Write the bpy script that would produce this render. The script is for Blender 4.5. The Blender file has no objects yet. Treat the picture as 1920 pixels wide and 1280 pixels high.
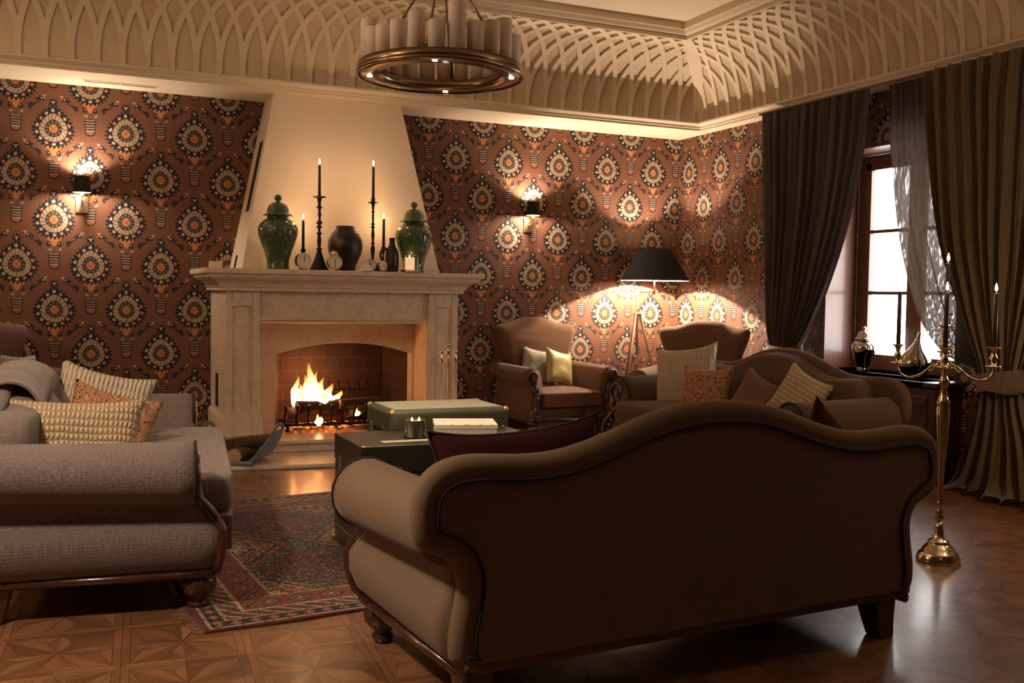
import bpy, bmesh, math, random
from mathutils import Vector, Matrix, noise
random.seed(7)
PI = math.pi
SC = bpy.context.scene
COL = SC.collection
# ------------------------------------------------------------------ camera
CAM_H = 1.25
YAW, PITCH, ROLL, FPX = 0.4188, -0.04717, 0.01514, 1863.0
fw = Vector((math.sin(YAW)*math.cos(PITCH), math.cos(YAW)*math.cos(PITCH), math.sin(PITCH)))
rt = Vector((math.cos(YAW), -math.sin(YAW), 0)); up = rt.cross(fw)
rt, up = math.cos(ROLL)*rt+math.sin(ROLL)*up, -math.sin(ROLL)*rt+math.cos(ROLL)*up
cam = bpy.data.cameras.new('camera'); cam_o = bpy.data.objects.new('camera', cam); COL.objects.link(cam_o)
cam_o.matrix_world = Matrix(((rt.x, up.x, -fw.x, 0), (rt.y, up.y, -fw.y, 0), (rt.z, up.z, -fw.z, CAM_H), (0, 0, 0, 1)))
cam.sensor_width = 36; cam.lens = 36*FPX/1920; cam.clip_start = .05; cam.clip_end = 100
SC.camera = cam_o
SC.view_settings.view_transform = 'Standard'; SC.view_settings.look = 'None'
SC.view_settings.gamma = 1; SC.view_settings.exposure = 0.36
SC.view_settings.use_curve_mapping = False
# room numbers (metres): back wall y, right wall x, left wall x, rear wall y
D, W, LX, RY = 8.45, 5.56, -3.4, -3.2
ZW = 2.81            # top of the wallpaper, underside of the cornice
CZ0 = 2.885          # top of the lower cornice
# ------------------------------------------------------------------ world and light
world = bpy.data.worlds.new('world'); SC.world = world; world.use_nodes = True
bg = world.node_tree.nodes['Background']; bg.inputs[0].default_value = (1, .96, .95, 1); bg.inputs[1].default_value = 9.0

def light(name, loc, power, color, size=.05, kind='POINT', rot=None, spot=None, blend=.5):
    l = bpy.data.lights.new(name, kind); l.energy = power; l.color = color
    if kind in ('POINT', 'SPOT'): l.shadow_soft_size = size
    if kind == 'SPOT': l.spot_size = spot; l.spot_blend = blend
    if kind == 'AREA': l.shape = 'RECTANGLE'; l.size, l.size_y = size
    o = bpy.data.objects.new(name, l); COL.objects.link(o); o.location = loc
    if rot: o.rotation_euler = rot
    return o
WARM = (1, .77, .57); AMBER = (1, .55, .26)
# lamps outside the frame, with added fill lights among them
light('side_chandelier_spot', (-.75, 2.75, 2.45), 165, WARM, .10, 'SPOT', (math.radians(17), math.radians(-14), 0), math.radians(98), .55)
light('left_high_fill', (-.9, 4.0, 2.9), 30, WARM, .25)  # added fill for the candle tubes and cove, no fitting behind it
light('left_cove_fill', (-1.7, 6.2, 1.8), 150, WARM, .12, 'SPOT', (PI+math.radians(12), math.radians(-18), 0), math.radians(125), .6)  # added upward spot that brightens the left cove and spares the wallpaper
light('left_lamp_light', (-2.6, 5.2, 2.1), 45, (1, .68, .34), .15)
light('right_cove_fill', (3.9, 2.2, 1.9), 70, WARM, .12, 'SPOT', (PI+math.radians(6), math.radians(10), 0), math.radians(125), .6)  # added upward spot as well, for the right cove and ceiling
light('hall_lamp_light', (4.4, 2.3, 2.3), 10, WARM, .12)
light('curtain_side_lamp', (4.75, 3.25, 1.1), 12, (1, .70, .36), .08)
light('rear_chandelier_light', (1.2, -1.2, 2.6), 2, WARM, .3)
wl = light('window_portal', (5.98, 5.66, 1.56), 1, (1, 1, 1), (1.4, 1.65), 'AREA', (0, PI/2, 0)); wl.data.cycles.is_portal = True

# ------------------------------------------------------------------ helpers
def nm(o): return o
class MB:
    def __init__(s): s.v = []; s.f = []; s.sm = []; s.mi = []; s.cm = 0
    def add(s, vs, fs, smooth=False):
        b = len(s.v); s.v += [tuple(p) for p in vs]
        for f in fs: s.f.append([i+b for i in f]); s.sm.append(smooth); s.mi.append(s.cm)
        return s
    def box(s, x0, x1, y0, y1, z0, z1):
        vs = [(x, y, z) for z in (z0, z1) for y in (y0, y1) for x in (x0, x1)]
        return s.add(vs, [(0, 2, 3, 1), (4, 5, 7, 6), (0, 1, 5, 4), (2, 6, 7, 3), (0, 4, 6, 2), (1, 3, 7, 5)])
    def grid(s, fn, nu, nv, smooth=True, closeu=False, closev=False):
        vs = [fn(i/(nu if closeu else nu), j/(nv if closev else nv)) for j in range(nv+(0 if closev else 1)) for i in range(nu+(0 if closeu else 1))]
        w = nu if closeu else nu+1; h = nv if closev else nv+1
        fs = [(j*w+i, j*w+(i+1) % w, ((j+1) % h)*w+(i+1) % w, ((j+1) % h)*w+i) for j in range(nv) for i in range(nu)]
        return s.add(vs, fs, smooth)
    def lathe(s, prof, n=24, c=(0, 0, 0), smooth=True, flute=None, cap=True):
        vs = []; fs = []
        for k, (r, z) in enumerate(prof):
            for i in range(n):
                a = 2*PI*i/n; rr = r*(flute(a, k) if flute else 1)
                vs.append((c[0]+rr*math.cos(a), c[1]+rr*math.sin(a), c[2]+z))
        m = len(prof)
        for k in range(m-1):
            for i in range(n): fs.append((k*n+i, k*n+(i+1) % n, (k+1)*n+(i+1) % n, (k+1)*n+i))
        if cap:
            if prof[0][0] > 1e-4: fs.append(tuple(range(n))[::-1])
            if prof[-1][0] > 1e-4: fs.append(tuple((m-1)*n+i for i in range(n)))
        return s.add(vs, fs, smooth)
    def tube(s, pts, r, n=10, smooth=True, closed=False, sx=1.0):
        pts = [Vector(p) for p in pts]; m = len(pts); vs = []; fs = []
        R = r if isinstance(r, (list, tuple)) else [r]*m
        prev = None
        for k, p in enumerate(pts):
            t = (pts[(k+1) % m]-pts[k-1]) if closed else (pts[min(k+1, m-1)]-pts[max(k-1, 0)])
            t = t.normalized() if t.length > 0 else Vector((0, 0, 1))
            if prev is None: a = t.orthogonal().normalized() if abs(t.z) > .9 else t.cross(Vector((0, 0, 1))).normalized()
            else:
                a = prev-t*prev.dot(t); a.normalize()
            prev = a; b = t.cross(a)
            for i in range(n):
                q = 2*PI*i/n; vs.append(p+a*(R[k]*math.cos(q)*sx)+b*(R[k]*math.sin(q)))
        for k in range(m if closed else m-1):
            for i in range(n): fs.append((k*n+i, k*n+(i+1) % n, ((k+1) % m)*n+(i+1) % n, ((k+1) % m)*n+i))
        if not closed: fs += [tuple(range(n))[::-1], tuple((m-1)*n+i for i in range(n))]
        return s.add(vs, fs, smooth)
    def prism(s, out, y0, y1, axis='y', smooth=False):
        n = len(out)
        def P(a, b, c): return {'y': (a, c, b), 'x': (c, a, b), 'z': (a, b, c)}[axis]
        vs = [P(a, b, y0) for a, b in out]+[P(a, b, y1) for a, b in out]
        fs = [tuple(range(n)), tuple(range(2*n-1, n-1, -1))]
        base = len(s.v)
        s.add(vs, fs, False)
        for i in range(n):
            s.f.append([base+i, base+n+i, base+n+(i+1) % n, base+(i+1) % n]); s.sm.append(smooth); s.mi.append(s.cm)
        return s
    def ball(s, c, r, n=16, m=10, sc=(1, 1, 1)):
        return s.grid(lambda u, v: (c[0]+r*sc[0]*math.cos(2*PI*u)*math.sin(PI*v), c[1]+r*sc[1]*math.sin(2*PI*u)*math.sin(PI*v), c[2]-r*sc[2]*math.cos(PI*v)), n, m, closeu=True)
    def xf(s, M, start=0):
        for i in range(start, len(s.v)): s.v[i] = tuple(M @ Vector(s.v[i]))
        return s
    def build(s, name, m, parent=None, bevel=0, sub=0, seg=2, solid=0, autos=None):
        me = bpy.data.meshes.new(name); me.from_pydata(s.v, [], s.f)
        me.polygons.foreach_set('use_smooth', s.sm)
        ms = m if isinstance(m, (list, tuple)) else [m]
        for x in ms: me.materials.append(x)
        if len(ms) > 1: me.polygons.foreach_set('material_index', s.mi)
        me.update()
        bm = bmesh.new(); bm.from_mesh(me); bmesh.ops.remove_doubles(bm, verts=bm.verts, dist=1e-5)
        bmesh.ops.recalc_face_normals(bm, faces=bm.faces)
        bm.to_mesh(me); bm.free()
        o = bpy.data.objects.new(name, me); COL.objects.link(o)
        if parent: o.parent = parent
        if solid: k = o.modifiers.new('solid', 'SOLIDIFY'); k.thickness = solid; k.offset = 0
        if bevel:
            k = o.modifiers.new('bevel', 'BEVEL'); k.width = bevel; k.segments = seg; k.limit_method = 'ANGLE'; k.angle_limit = math.radians(35)
        if sub: k = o.modifiers.new('sub', 'SUBSURF'); k.levels = sub; k.render_levels = sub
        return o
def thing(name, label, cat, loc=(0, 0, 0), rz=0, group=None, rot=None):
    o = bpy.data.objects.new(name, None); COL.objects.link(o); o.location = loc
    o.rotation_euler = rot or (0, 0, rz); o.empty_display_size = .1
    o['label'] = label; o['category'] = cat
    if group: o['group'] = group
    return o
def tag(o, label, cat, group=None, kind=None):
    o['label'] = label; o['category'] = cat
    if group: o['group'] = group
    if kind: o['kind'] = kind
    return o
def struct(o): o['kind'] = 'structure'; return o
def dup(root, loc=None, rz=None, label=None, group=None):
    r = root.copy(); COL.objects.link(r)
    if loc: r.location = loc
    if rz is not None: r.rotation_euler = (0, 0, rz)
    if label: r['label'] = label
    if group: r['group'] = group
    for ch in list(root.children):
        c = ch.copy(); COL.objects.link(c); c.parent = r
        for g in list(ch.children):
            d = g.copy(); COL.objects.link(d); d.parent = c
    return r
def lerp(a, b, t): return a+(b-a)*t
def interp(tab, x):
    if x <= tab[0][0]: return tab[0][1]
    for (a, b), (c, d) in zip(tab, tab[1:]):
        if x <= c: return lerp(b, d, (x-a)/(c-a))
    return tab[-1][1]
def smooth_line(pts, n=6):
    out = []; P = [Vector(p) for p in pts]
    for i in range(len(P)-1):
        p0 = P[max(i-1, 0)]; p1 = P[i]; p2 = P[i+1]; p3 = P[min(i+2, len(P)-1)]
        for k in range(n):
            t = k/n
            out.append(.5*((2*p1)+(p2-p0)*t+(2*p0-5*p1+4*p2-p3)*t*t+(3*p1-p0-3*p2+p3)*t**3))
    out.append(P[-1]); return out

# ------------------------------------------------------------------ node maths
class X:
    T = None
    def __init__(s, k): s.k = k
    @staticmethod
    def op(o, *a):
        n = X.T.nodes.new('ShaderNodeMath'); n.operation = o
        for i, v in enumerate(a):
            if isinstance(v, X): v = v.k
            if isinstance(v, (int, float)): n.inputs[i].default_value = v
            else: X.T.links.new(v, n.inputs[i])
        return X(n.outputs[0])
    def __add__(s, b): return X.op('ADD', s, b)
    __radd__ = __add__
    def __sub__(s, b): return X.op('SUBTRACT', s, b)
    def __rsub__(s, b): return X.op('SUBTRACT', b, s)
    def __mul__(s, b): return X.op('MULTIPLY', s, b)
    __rmul__ = __mul__
    def __truediv__(s, b): return X.op('DIVIDE', s, b)
    def __neg__(s): return X.op('MULTIPLY', s, -1)
    def __lt__(s, b): return X.op('LESS_THAN', s, b)
    def __gt__(s, b): return X.op('GREATER_THAN', s, b)
def fabs(a): return X.op('ABSOLUTE', a)
def fmin(a, b): return X.op('MINIMUM', a, b)
def fmax(a, b): return X.op('MAXIMUM', a, b)
def fsin(a): return X.op('SINE', a)
def fcos(a): return X.op('COSINE', a)
def floor_(a): return X.op('FLOOR', a)
def frac(a): return X.op('FRACT', a)
def hyp(a, b): return X.op('SQRT', a*a+b*b)
def atan2(a, b): return X.op('ARCTAN2', a, b)
def wrap(a, p): return (frac(a*(1/p)+.5)-.5)*p
def sgn(a): return X.op('SIGN', a)
def pick(c, a, b): return b+(a-b)*c
def comb(x, y, z=0.0):
    n = X.T.nodes.new('ShaderNodeCombineXYZ')
    for i, v in enumerate((x, y, z)):
        if isinstance(v, X): X.T.links.new(v.k, n.inputs[i])
        else: n.inputs[i].default_value = v
    return n.outputs[0]
def hash2(x, y):
    n = X.T.nodes.new('ShaderNodeTexWhiteNoise'); n.noise_dimensions = '3D'
    X.T.links.new(comb(x, y), n.inputs[0]); return X(n.outputs[0])
def nz(vec, scale, detail=2, rough=.5):
    n = X.T.nodes.new('ShaderNodeTexNoise'); n.inputs['Scale'].default_value = scale; n.inputs['Detail'].default_value = detail
    n.inputs['Roughness'].default_value = rough
    if vec is not None: X.T.links.new(vec, n.inputs['Vector'])
    return X(n.outputs[0])
def coords(kind='Object'):
    n = X.T.nodes.new('ShaderNodeTexCoord'); o = n.outputs[kind]
    s = X.T.nodes.new('ShaderNodeSeparateXYZ'); X.T.links.new(o, s.inputs[0])
    return o, X(s.outputs[0]), X(s.outputs[1]), X(s.outputs[2])
def rgb(c):
    n = X.T.nodes.new('ShaderNodeRGB'); n.outputs[0].default_value = (*c, 1); return n.outputs[0]
def mixc(fac, a, b, mode='MIX'):
    n = X.T.nodes.new('ShaderNodeMix'); n.data_type = 'RGBA'; n.blend_type = mode
    f = fac.k if isinstance(fac, X) else fac
    if isinstance(f, (int, float)): n.inputs[0].default_value = f
    else: X.T.links.new(f, n.inputs[0])
    for i, v in ((6, a), (7, b)):
        if isinstance(v, tuple): n.inputs[i].default_value = (*v, 1)
        else: X.T.links.new(v, n.inputs[i])
    return n.outputs[2]
def setin(sock, v):
    if isinstance(v, X): v = v.k
    if isinstance(v, (int, float)): sock.default_value = v
    elif isinstance(v, tuple): sock.default_value = (*v, 1) if len(v) == 3 else v
    else: X.T.links.new(v, sock)
def newmat(name):
    m = bpy.data.materials.new(name); m.use_nodes = True; X.T = m.node_tree
    return m, m.node_tree.nodes['Principled BSDF']
def bump(h, strength=.3, dist=.01):
    n = X.T.nodes.new('ShaderNodeBump'); n.inputs['Strength'].default_value = strength; n.inputs['Distance'].default_value = dist
    setin(n.inputs['Height'], h); return n.outputs[0]
def simple(name, col, rough=.5, metal=0, var=.12, scale=8, bmp=0, bscale=60, coat=0, spec=None):
    m, b = newmat(name)
    o, x, y, z = coords()
    n = nz(o, scale, 3)
    lo = tuple(c*(1-var) for c in col); hi = tuple(min(1, c*(1+var)) for c in col)
    setin(b.inputs['Base Color'], mixc(n, lo, hi)); b.inputs['Roughness'].default_value = rough; b.inputs['Metallic'].default_value = metal
    if bmp: setin(b.inputs['Normal'], bump(nz(o, bscale, 2), bmp, .003))
    if coat: b.inputs['Coat Weight'].default_value = coat; b.inputs['Coat Roughness'].default_value = .1
    if spec is not None: b.inputs['Specular IOR Level'].default_value = spec
    return m
def glow(name, col, strength):
    m = bpy.data.materials.new(name); m.use_nodes = True; nt = m.node_tree; nt.nodes.clear()
    e = nt.nodes.new('ShaderNodeEmission'); e.inputs[0].default_value = (*col, 1); e.inputs[1].default_value = strength
    q = nt.nodes.new('ShaderNodeOutputMaterial'); nt.links.new(e.outputs[0], q.inputs[0]); return m

def wallpaper(name, axis, breaks, ph):
    m, b = newmat(name); o, x, y, z = coords()
    u = {'x': x, 'y': y}[axis]
    P, Q = .5185, .692
    u = u-ph[0]
    if breaks: u = u-(x > breaks)*ph[1]
    v = z-2.466
    def fold(u, v):
        U = wrap(u, P); V = wrap(v, Q)
        A = (fabs(U)*(1/P)+fabs(V)*(1/Q)) < .5
        return pick(A, U, U-sgn(U)*(P/2)), pick(A, V, V-sgn(V)*(Q/2))
    px, pz = fold(u, v)
    vx, vz = fold(u-P/2, v-.045)
    base = (.166, .073, .041); dark = (.009, .010, .014); cream = (.42, .36, .27); brown = (.11, .038, .020)
    orange = (.48, .19, .08); pink = (.50, .25, .17); white = (.55, .53, .48)
    wob = nz(comb(u, v), 45, 2)-.5
    wx = px+wob*.008; wz = pz+wob*.008
    col = mixc(nz(o, 2.2, 3)*.5, base, (.138, .058, .032))
    def put(mask, c):
        nonlocal col; col = mixc(mask, col, c)
    def band(a, lo, hi): return (a > lo)*(a < hi)
    # small flowers, leaves and sprays around each medallion
    ax = fabs(wx)
    def blob(cx, cz, r, k=0, amp=.3, sx=1.0):
        dx = ax-cx; dz = wz-cz
        if sx != 1.0: dx = dx*(1/sx)
        d = hyp(dx, dz)
        if k: d = d*(1-amp*fsin(atan2(dz, dx)*k))
        return d < r
    put(blob(.122, .208, .024, 7, .26), dark); put(blob(.146, .200, .017, 5, .28), dark); put(blob(.125, .205, .006, 3, .5), brown)
    put(blob(.078, .225, .019, 5, .3), dark); put(blob(.078, .225, .006), white); put(blob(.062, .243, .011, 3, .4), pink)
    put(blob(.165, -.135, .021, 5, .3), dark); put(blob(.165, -.135, .006), white); put(blob(.185, -.125, .011, 3, .4), pink)
    put(blob(.110, -.185, .024, 8, .26), dark); put(blob(.134, -.180, .017, 5, .28), dark); put(blob(.112, -.187, .006, 3, .5), brown)
    put(blob(.038, -.19, .019, 0, 0, .8), dark); put(blob(.035, -.185, .006), pink)
    put(blob(.0, -.160, .030, 3, .35, 1.3), orange)
    # wreath
    tu = fmax(0.0, wz)
    tx = wx*(1+tu*.7); tz = wz*pick(wz > 0, .86, 1.02)+.004
    th = atan2(tz, tx)
    r = hyp(tx, tz)+tu*fabs(tx)*1.5-tu*.04
    sp = fabs(frac(th*(30/(2*PI))+r*9)-.5)*2
    put(r < (.130+sp*.030), dark)
    put(blob(0.0, .196, .028, 9, .26), dark); put(blob(0.0, .198, .007, 3, .6), white)
    k = 14
    ta = wrap(th+.2, 2*PI/k)*.118; td = hyp(ta, r-.118)
    hs = hash2(floor_((th+.2)*(k/(2*PI))+.5), 3.0)
    put(td < (.0105-.0035*fsin(th*70)), mixc(hs > .5, pink, (.50, .46, .38)))
    put(r < .103, brown)
    st_ = fabs(frac(th*(19/(2*PI))+r*11+wob*1.2)-.5)
    put((r < .098+wob*.012)*(r > .062)*(st_ < .40), mixc(nz(comb(u, v), 70, 3), (.33, .26, .17), cream))
    put((r < .060), dark)
    ka = 11
    ta2 = wrap(th, 2*PI/ka)*.047; d2 = hyp(ta2, r-.047)
    put(d2 < .0088, (.26, .21, .15)); put(d2 < .0062, dark); put(d2 < .002, white)
    put(r < .035, brown); put(r < .031, orange)
    put((r < .031)*((fabs(tx-tz) < .0022)+(fabs(tx+tz) < .0022)), brown)
    # striped vase with two buds
    vw = (vx+wob*.006)*1.22; vv = (vz+wob*.006)*1.18
    av = fabs(vw)
    colm = (fabs(wrap(vw, .026)) < .0085)*(av < .038)*band(vv, -.055, .062-av*.5)
    put((hyp(vw, (vv+.062)*1.2) < .047)*(vv < -.04), dark); put((hyp(vw, (vv+.058)*1.2) < .037)*(vv < -.043), (.30, .10, .05))
    put((fabs(wrap(vv+av*.6, .03)) < .006)*band(av, .036, .053)*band(vv, -.05, .06), dark)
    put(colm, dark)
    put(colm*(fabs(wrap(vv+.004, .0235)) < .0032)*(vv < .056), white)
    def bud(cx, cz, a):
        dx = vw-cx; dz = vv-cz
        e = hyp(dx*math.cos(a)+dz*math.sin(a), (dz*math.cos(a)-dx*math.sin(a))*1.9)
        return e
    for cx, cz, a in ((.052, .085, .6), (-.036, .082, -.1)):
        e = bud(cx, cz, a); put(e < .0215, dark); put(e < .0185, cream); put((e < .009)*(fabs(wrap(vw*1.0, .008)) < .0025), dark)
    setin(b.inputs['Base Color'], col); b.inputs['Roughness'].default_value = .62; b.inputs['Specular IOR Level'].default_value = .3
    weave = fsin(z*2400)*fsin(u*2400)
    setin(b.inputs['Normal'], bump(weave, .12, .001))
    return m

def parquet():
    m, b = newmat('star_parquet'); o, x0, y0, z0 = coords()
    a = math.radians(-3.5); S = .405
    x = (x0*math.cos(a)+y0*math.sin(a)); y = (y0*math.cos(a)-x0*math.sin(a))
    x = x-(-.044*math.cos(a)+3.68*math.sin(a)); y = y-(3.68*math.cos(a)+.044*math.sin(a))
    cx = floor_(x*(1/S)+.5); cy = floor_(y*(1/S)+.5)
    px = wrap(x, S)*(2/S); py = wrap(y, S)*(2/S)
    th = atan2(py, px); ax = fabs(px); ay = fabs(py); mx = fmax(ax, ay); mn = fmin(ax, ay)
    sec = floor_(th*(8/(2*PI)))          # 8 wedges
    frame = mx > .86
    k1 = (mn < mx*.36)*(mn < (.90-mx)*.55)
    da = (ax+ay)*.7071; db = fabs(ax-ay)*.7071
    k2 = (db < da*.36)*(db < (1.24-da)*.50)*(1-k1)
    inn = (mx < .46)*(1-k1)*(1-k2)
    qd = (px > 0)+(py > 0)*2+(ax > ay)*4
    typ = k1*1+k2*2+inn*3+frame*(5+(ax > ay))
    side = pick(k1, floor_(th*(4/(2*PI))+.5)+(pick(ax > ay, py, px) > 0)*7, pick(k2, floor_(th*(4/(2*PI)))+((ax-ay) > 0)*7, qd))
    h = hash2(cx*13.1+typ*3.7+side, cy*7.7+side*.37+typ)
    ang = pick(frame, (ax < ay)*0.0+(ax > ay)*(PI/2), pick(k1, (ay > ax)*(PI/2)+.12, pick(k2, sgn(px*py)*(PI/4)+.12, sgn(px*py)*(-PI/4))))
    gx = px*fcos(ang)+py*fsin(ang); gy = py*fcos(ang)-px*fsin(ang)
    g = nz(comb(gx*1.2+typ*3.1+h*9, gy*14+h*9, h*5), 1.6, 5, .6)
    g2 = nz(comb(gx*4+typ*3.1, gy*80, h*5), 1.0, 3, .6)
    c = mixc(h, (.045, .018, .008), (.31, .142, .062))
    c = mixc(g*.75, c, (.09, .034, .013))
    c = mixc(g2*.35, c, (.40, .19, .085))
    e1 = fmin(fabs(mx-.86), 1-mx)
    e2 = fmin(fabs(mn-mx*.36), fabs(mn-(.90-mx)*.55)+(mx < .5))+frame
    e3 = fmin(fabs(db-da*.36)+(1-k2)*.0, fabs(db-(1.24-da)*.5)+(da < .5))+frame+k1
    line = fmin(fmin(e1, e2+(1-k1)*.0), e3) < .007
    c = mixc(line*.7, c, (.022, .009, .005))
    setin(b.inputs['Base Color'], c)
    s = nz(o, 3.5, 5, .6)
    setin(b.inputs['Roughness'], .23+s*.22+g*.08)
    scr = nz(comb(x0*3+y0*22, y0*3-x0*12), 4, 4, .7)
    setin(b.inputs['Normal'], bump(g*.4+scr*.9-line*1.2, .16, .004))
    b.inputs['Coat Weight'].default_value = .35; b.inputs['Coat Roughness'].default_value = .16
    return m

def rug_mat(LX_, LY_):
    m, b = newmat('kilim_wool'); o, x, y, z = coords()
    ex = LX_/2-fabs(x); ey = LY_/2-fabs(y); e = fmin(ex, ey)
    rust = (.21, .065, .028); dark = (.014, .013, .015); gold = (.34, .22, .09); green = (.07, .08, .035); cream = (.42, .32, .20); wine = (.085, .018, .015); pinkc = (.30, .12, .085)
    w = (nz(o, 30, 2)-.5)*.012
    X1 = x+w; Y1 = y-w
    d1 = X1+Y1*1.0; d2 = X1-Y1*1.0
    col = rgb(rust)
    def put(mk, c):
        nonlocal col; col = mixc(mk, col, c)
    # lattice of diamonds in the field
    A = wrap(X1, .62); B = wrap(Y1, .86)
    dm = fabs(A)*(1/.31)+fabs(B)*(1/.43)
    put((dm > .62), wine)
    put(fabs(dm-.62) < .05, dark); put(fabs(dm-.62) < .022, gold)
    put(fabs(dm-1.0) < .10, green); put((fabs(dm-1.0) < .10)*(frac(Y1*18) < .5), dark)
    put((fabs(dm-.8) < .05)*(frac((X1+Y1)*22) < .5), pinkc)
    put(dm < .36, dark); put(dm < .30, mixc(hash2(floor_(X1*(1/.62)+.5), floor_(Y1*(1/.86)+.5)) > .5, (.34, .10, .03), green))
    # hooked stars: rings of small hooks
    hk = (fabs(wrap(fabs(A)+fabs(B), .052)) < .012)*(frac(A*17+.5) < .45)*(dm < .6)
    put(hk, gold)
    put(((fabs(A) < .016)+(fabs(B) < .016)+(fabs(fabs(A)-fabs(B)) < .010))*(dm < .26), cream)
    # small dense knots everywhere
    qx = floor_(X1*95); qy = floor_(Y1*80); h = hash2(qx, qy)
    put((h > .70)*.8, dark); put((h < .10)*.45, gold); put((h > .10)*(h < .14)*.5, cream); put((h > .14)*(h < .22)*.5, green)
    # borders
    def bnd(lo, hi): return (e > lo)*(e < hi)
    t = pick(ex < ey, y, x)
    put(e < .34, dark)
    put(bnd(.325, .34), gold); put(bnd(.19, .325), (.20, .05, .025))
    dd = fabs(wrap(t, .13)*1.0)+fabs(e-.257)
    put(bnd(.19, .325)*(dd < .058), dark); put(bnd(.19, .325)*(dd < .045), pinkc); put(bnd(.19, .325)*(dd < .030), wine); put(bnd(.19, .325)*(dd < .014), cream)
    put(bnd(.175, .19), cream)
    st = frac((t+e*1.3)*13)
    put(bnd(.105, .175), wine); put(bnd(.105, .175)*(st < .28), cream); put(bnd(.105, .175)*(st > .5)*(st < .72), rust)
    put(bnd(.09, .105), gold)
    put(bnd(.035, .09), dark); put(bnd(.035, .09)*(fabs(wrap(t, .07))+fabs(e-.062) < .026), pinkc)
    put(bnd(.022, .035), cream); put(e < .022, (.16, .035, .02))
    put((h > .86)*.7*(e < .34), dark)
    n = nz(o, 260, 2)
    setin(b.inputs['Base Color'], mixc(n*.62, col, (.012, .007, .005), 'MIX'))
    b.inputs['Roughness'].default_value = .95; b.inputs['Specular IOR Level'].default_value = .1
    b.inputs['Sheen Weight'].default_value = .15
    setin(b.inputs['Normal'], bump(n+fsin(y*700)*.5, .5, .004))
    return m

def fabric(name, col, weave=900, var=.25, sheen=.2, bmp=.35, slub=0):
    m, b = newmat(name); o, x, y, z = coords()
    w = fsin(x*weave)*fsin(z*weave)+fsin(y*weave)*fsin(z*weave+x*weave)
    n = nz(o, 220, 3); n2 = nz(o, 5, 3)
    lo = tuple(c*(1-var) for c in col); hi = tuple(c*(1+var) for c in col)
    c = mixc(n*.6+n2*.4, lo, hi)
    if slub:
        s1 = nz(comb(x*6, y*90, z*220), 1.5, 3); s2 = nz(comb(x*220, y*90, z*6), 1.5, 3)
        sl = fmax(fmin((s1-.5)*6, 1), -1)*.5+fmax(fmin((s2-.5)*6, 1), -1)*.5
        c = mixc(fmax(fmin(sl*.5+.5, 1), 0), tuple(q*(1-slub) for q in col), tuple(q*(1+slub) for q in col))
        w = w*.3+sl
    setin(b.inputs['Base Color'], c)
    b.inputs['Roughness'].default_value = .92; b.inputs['Specular IOR Level'].default_value = .15
    b.inputs['Sheen Weight'].default_value = sheen
    setin(b.inputs['Normal'], bump(w*.5+n, bmp, .002))
    return m
def knit(name, col, k1=95, k2=120, rib=False):
    m, b = newmat(name); o, x, y, z = coords()
    r = nz(o, 12, 2)*.02
    u = x+r; v = z+r
    h = fabs(fsin(u*k1))*pick(frac(v*(k2/PI)) > .5, 1.0, .75)*fabs(fsin(v*k2)) if not rib else fabs(fsin(u*k1))*.8+fabs(fsin(v*k2+fabs(fsin(u*k1))*2))*.3
    setin(b.inputs['Base Color'], mixc(h, tuple(c*.55 for c in col), col)); b.inputs['Roughness'].default_value = .95
    b.inputs['Specular IOR Level'].default_value = .1
    setin(b.inputs['Normal'], bump(h+nz(o, 300, 2)*.3, .9, .012)); return m
def paisley(name, base, a2, a3):
    m, b = newmat(name); o, x, y, z = coords()
    v = X.T.nodes.new('ShaderNodeTexVoronoi'); v.inputs['Scale'].default_value = 11
    w = nz(o, 9, 2)*.12
    X.T.links.new(comb(x+w, z-w), v.inputs['Vector']); d = X(v.outputs['Distance'])
    ring = fsin(d*62)
    c = mixc(ring > .25, base, a2); c = mixc(d < .14, c, a3); c = mixc((nz(o, 60, 3) > .58), c, tuple(q*.4 for q in base))
    setin(b.inputs['Base Color'], c); b.inputs['Roughness'].default_value = .85; setin(b.inputs['Normal'], bump(ring+nz(o, 150, 2), .4, .003)); return m
def wood(name, c1, c2, rough=.3, scale=1.0, axis='z', coat=.3):
    m, b = newmat(name); o, x, y, z = coords()
    s = {'x': (2, 30, 30), 'y': (30, 2, 30), 'z': (30, 30, 2)}[axis]
    g = nz(comb(x*(s[0]*scale), y*(s[1]*scale), z*(s[2]*scale)), 1.2, 5, .6)
    setin(b.inputs['Base Color'], mixc(g, c1, c2)); setin(b.inputs['Roughness'], rough+g*.15)
    b.inputs['Coat Weight'].default_value = coat; b.inputs['Coat Roughness'].default_value = .12
    setin(b.inputs['Normal'], bump(g, .12, .003)); return m
def stone(name, c1, c2, rough=.55):
    m, b = newmat(name); o, x, y, z = coords()
    n = nz(o, 2.6, 6, .62); v = nz(o, 5, 8, .75)
    vein = fmax(0.0, 1-fabs(v-.5)*26)
    c = mixc(n, c1, c2); c = mixc(vein*.35, c, tuple(q*.55 for q in c1))
    setin(b.inputs['Base Color'], c); b.inputs['Roughness'].default_value = rough
    setin(b.inputs['Normal'], bump(nz(o, 60, 4), .12, .003)); return m
def bricks(name, c1, c2, mortar):
    m, b = newmat(name); o, x, y, z = coords()
    n = X.T.nodes.new('ShaderNodeTexBrick'); n.inputs['Scale'].default_value = 1
    n.inputs['Brick Width'].default_value = .23; n.inputs['Row Height'].default_value = .115; n.inputs['Mortar Size'].default_value = .004
    n.inputs['Color1'].default_value = (*c1, 1); n.inputs['Color2'].default_value = (*c2, 1); n.inputs['Mortar'].default_value = (*mortar, 1)
    X.T.links.new(comb(x+y, z), n.inputs['Vector'])
    setin(b.inputs['Base Color'], mixc(nz(o, 6, 5)*.8, n.outputs[0], (.02, .015, .012))); b.inputs['Roughness'].default_value = .9
    return m
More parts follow.
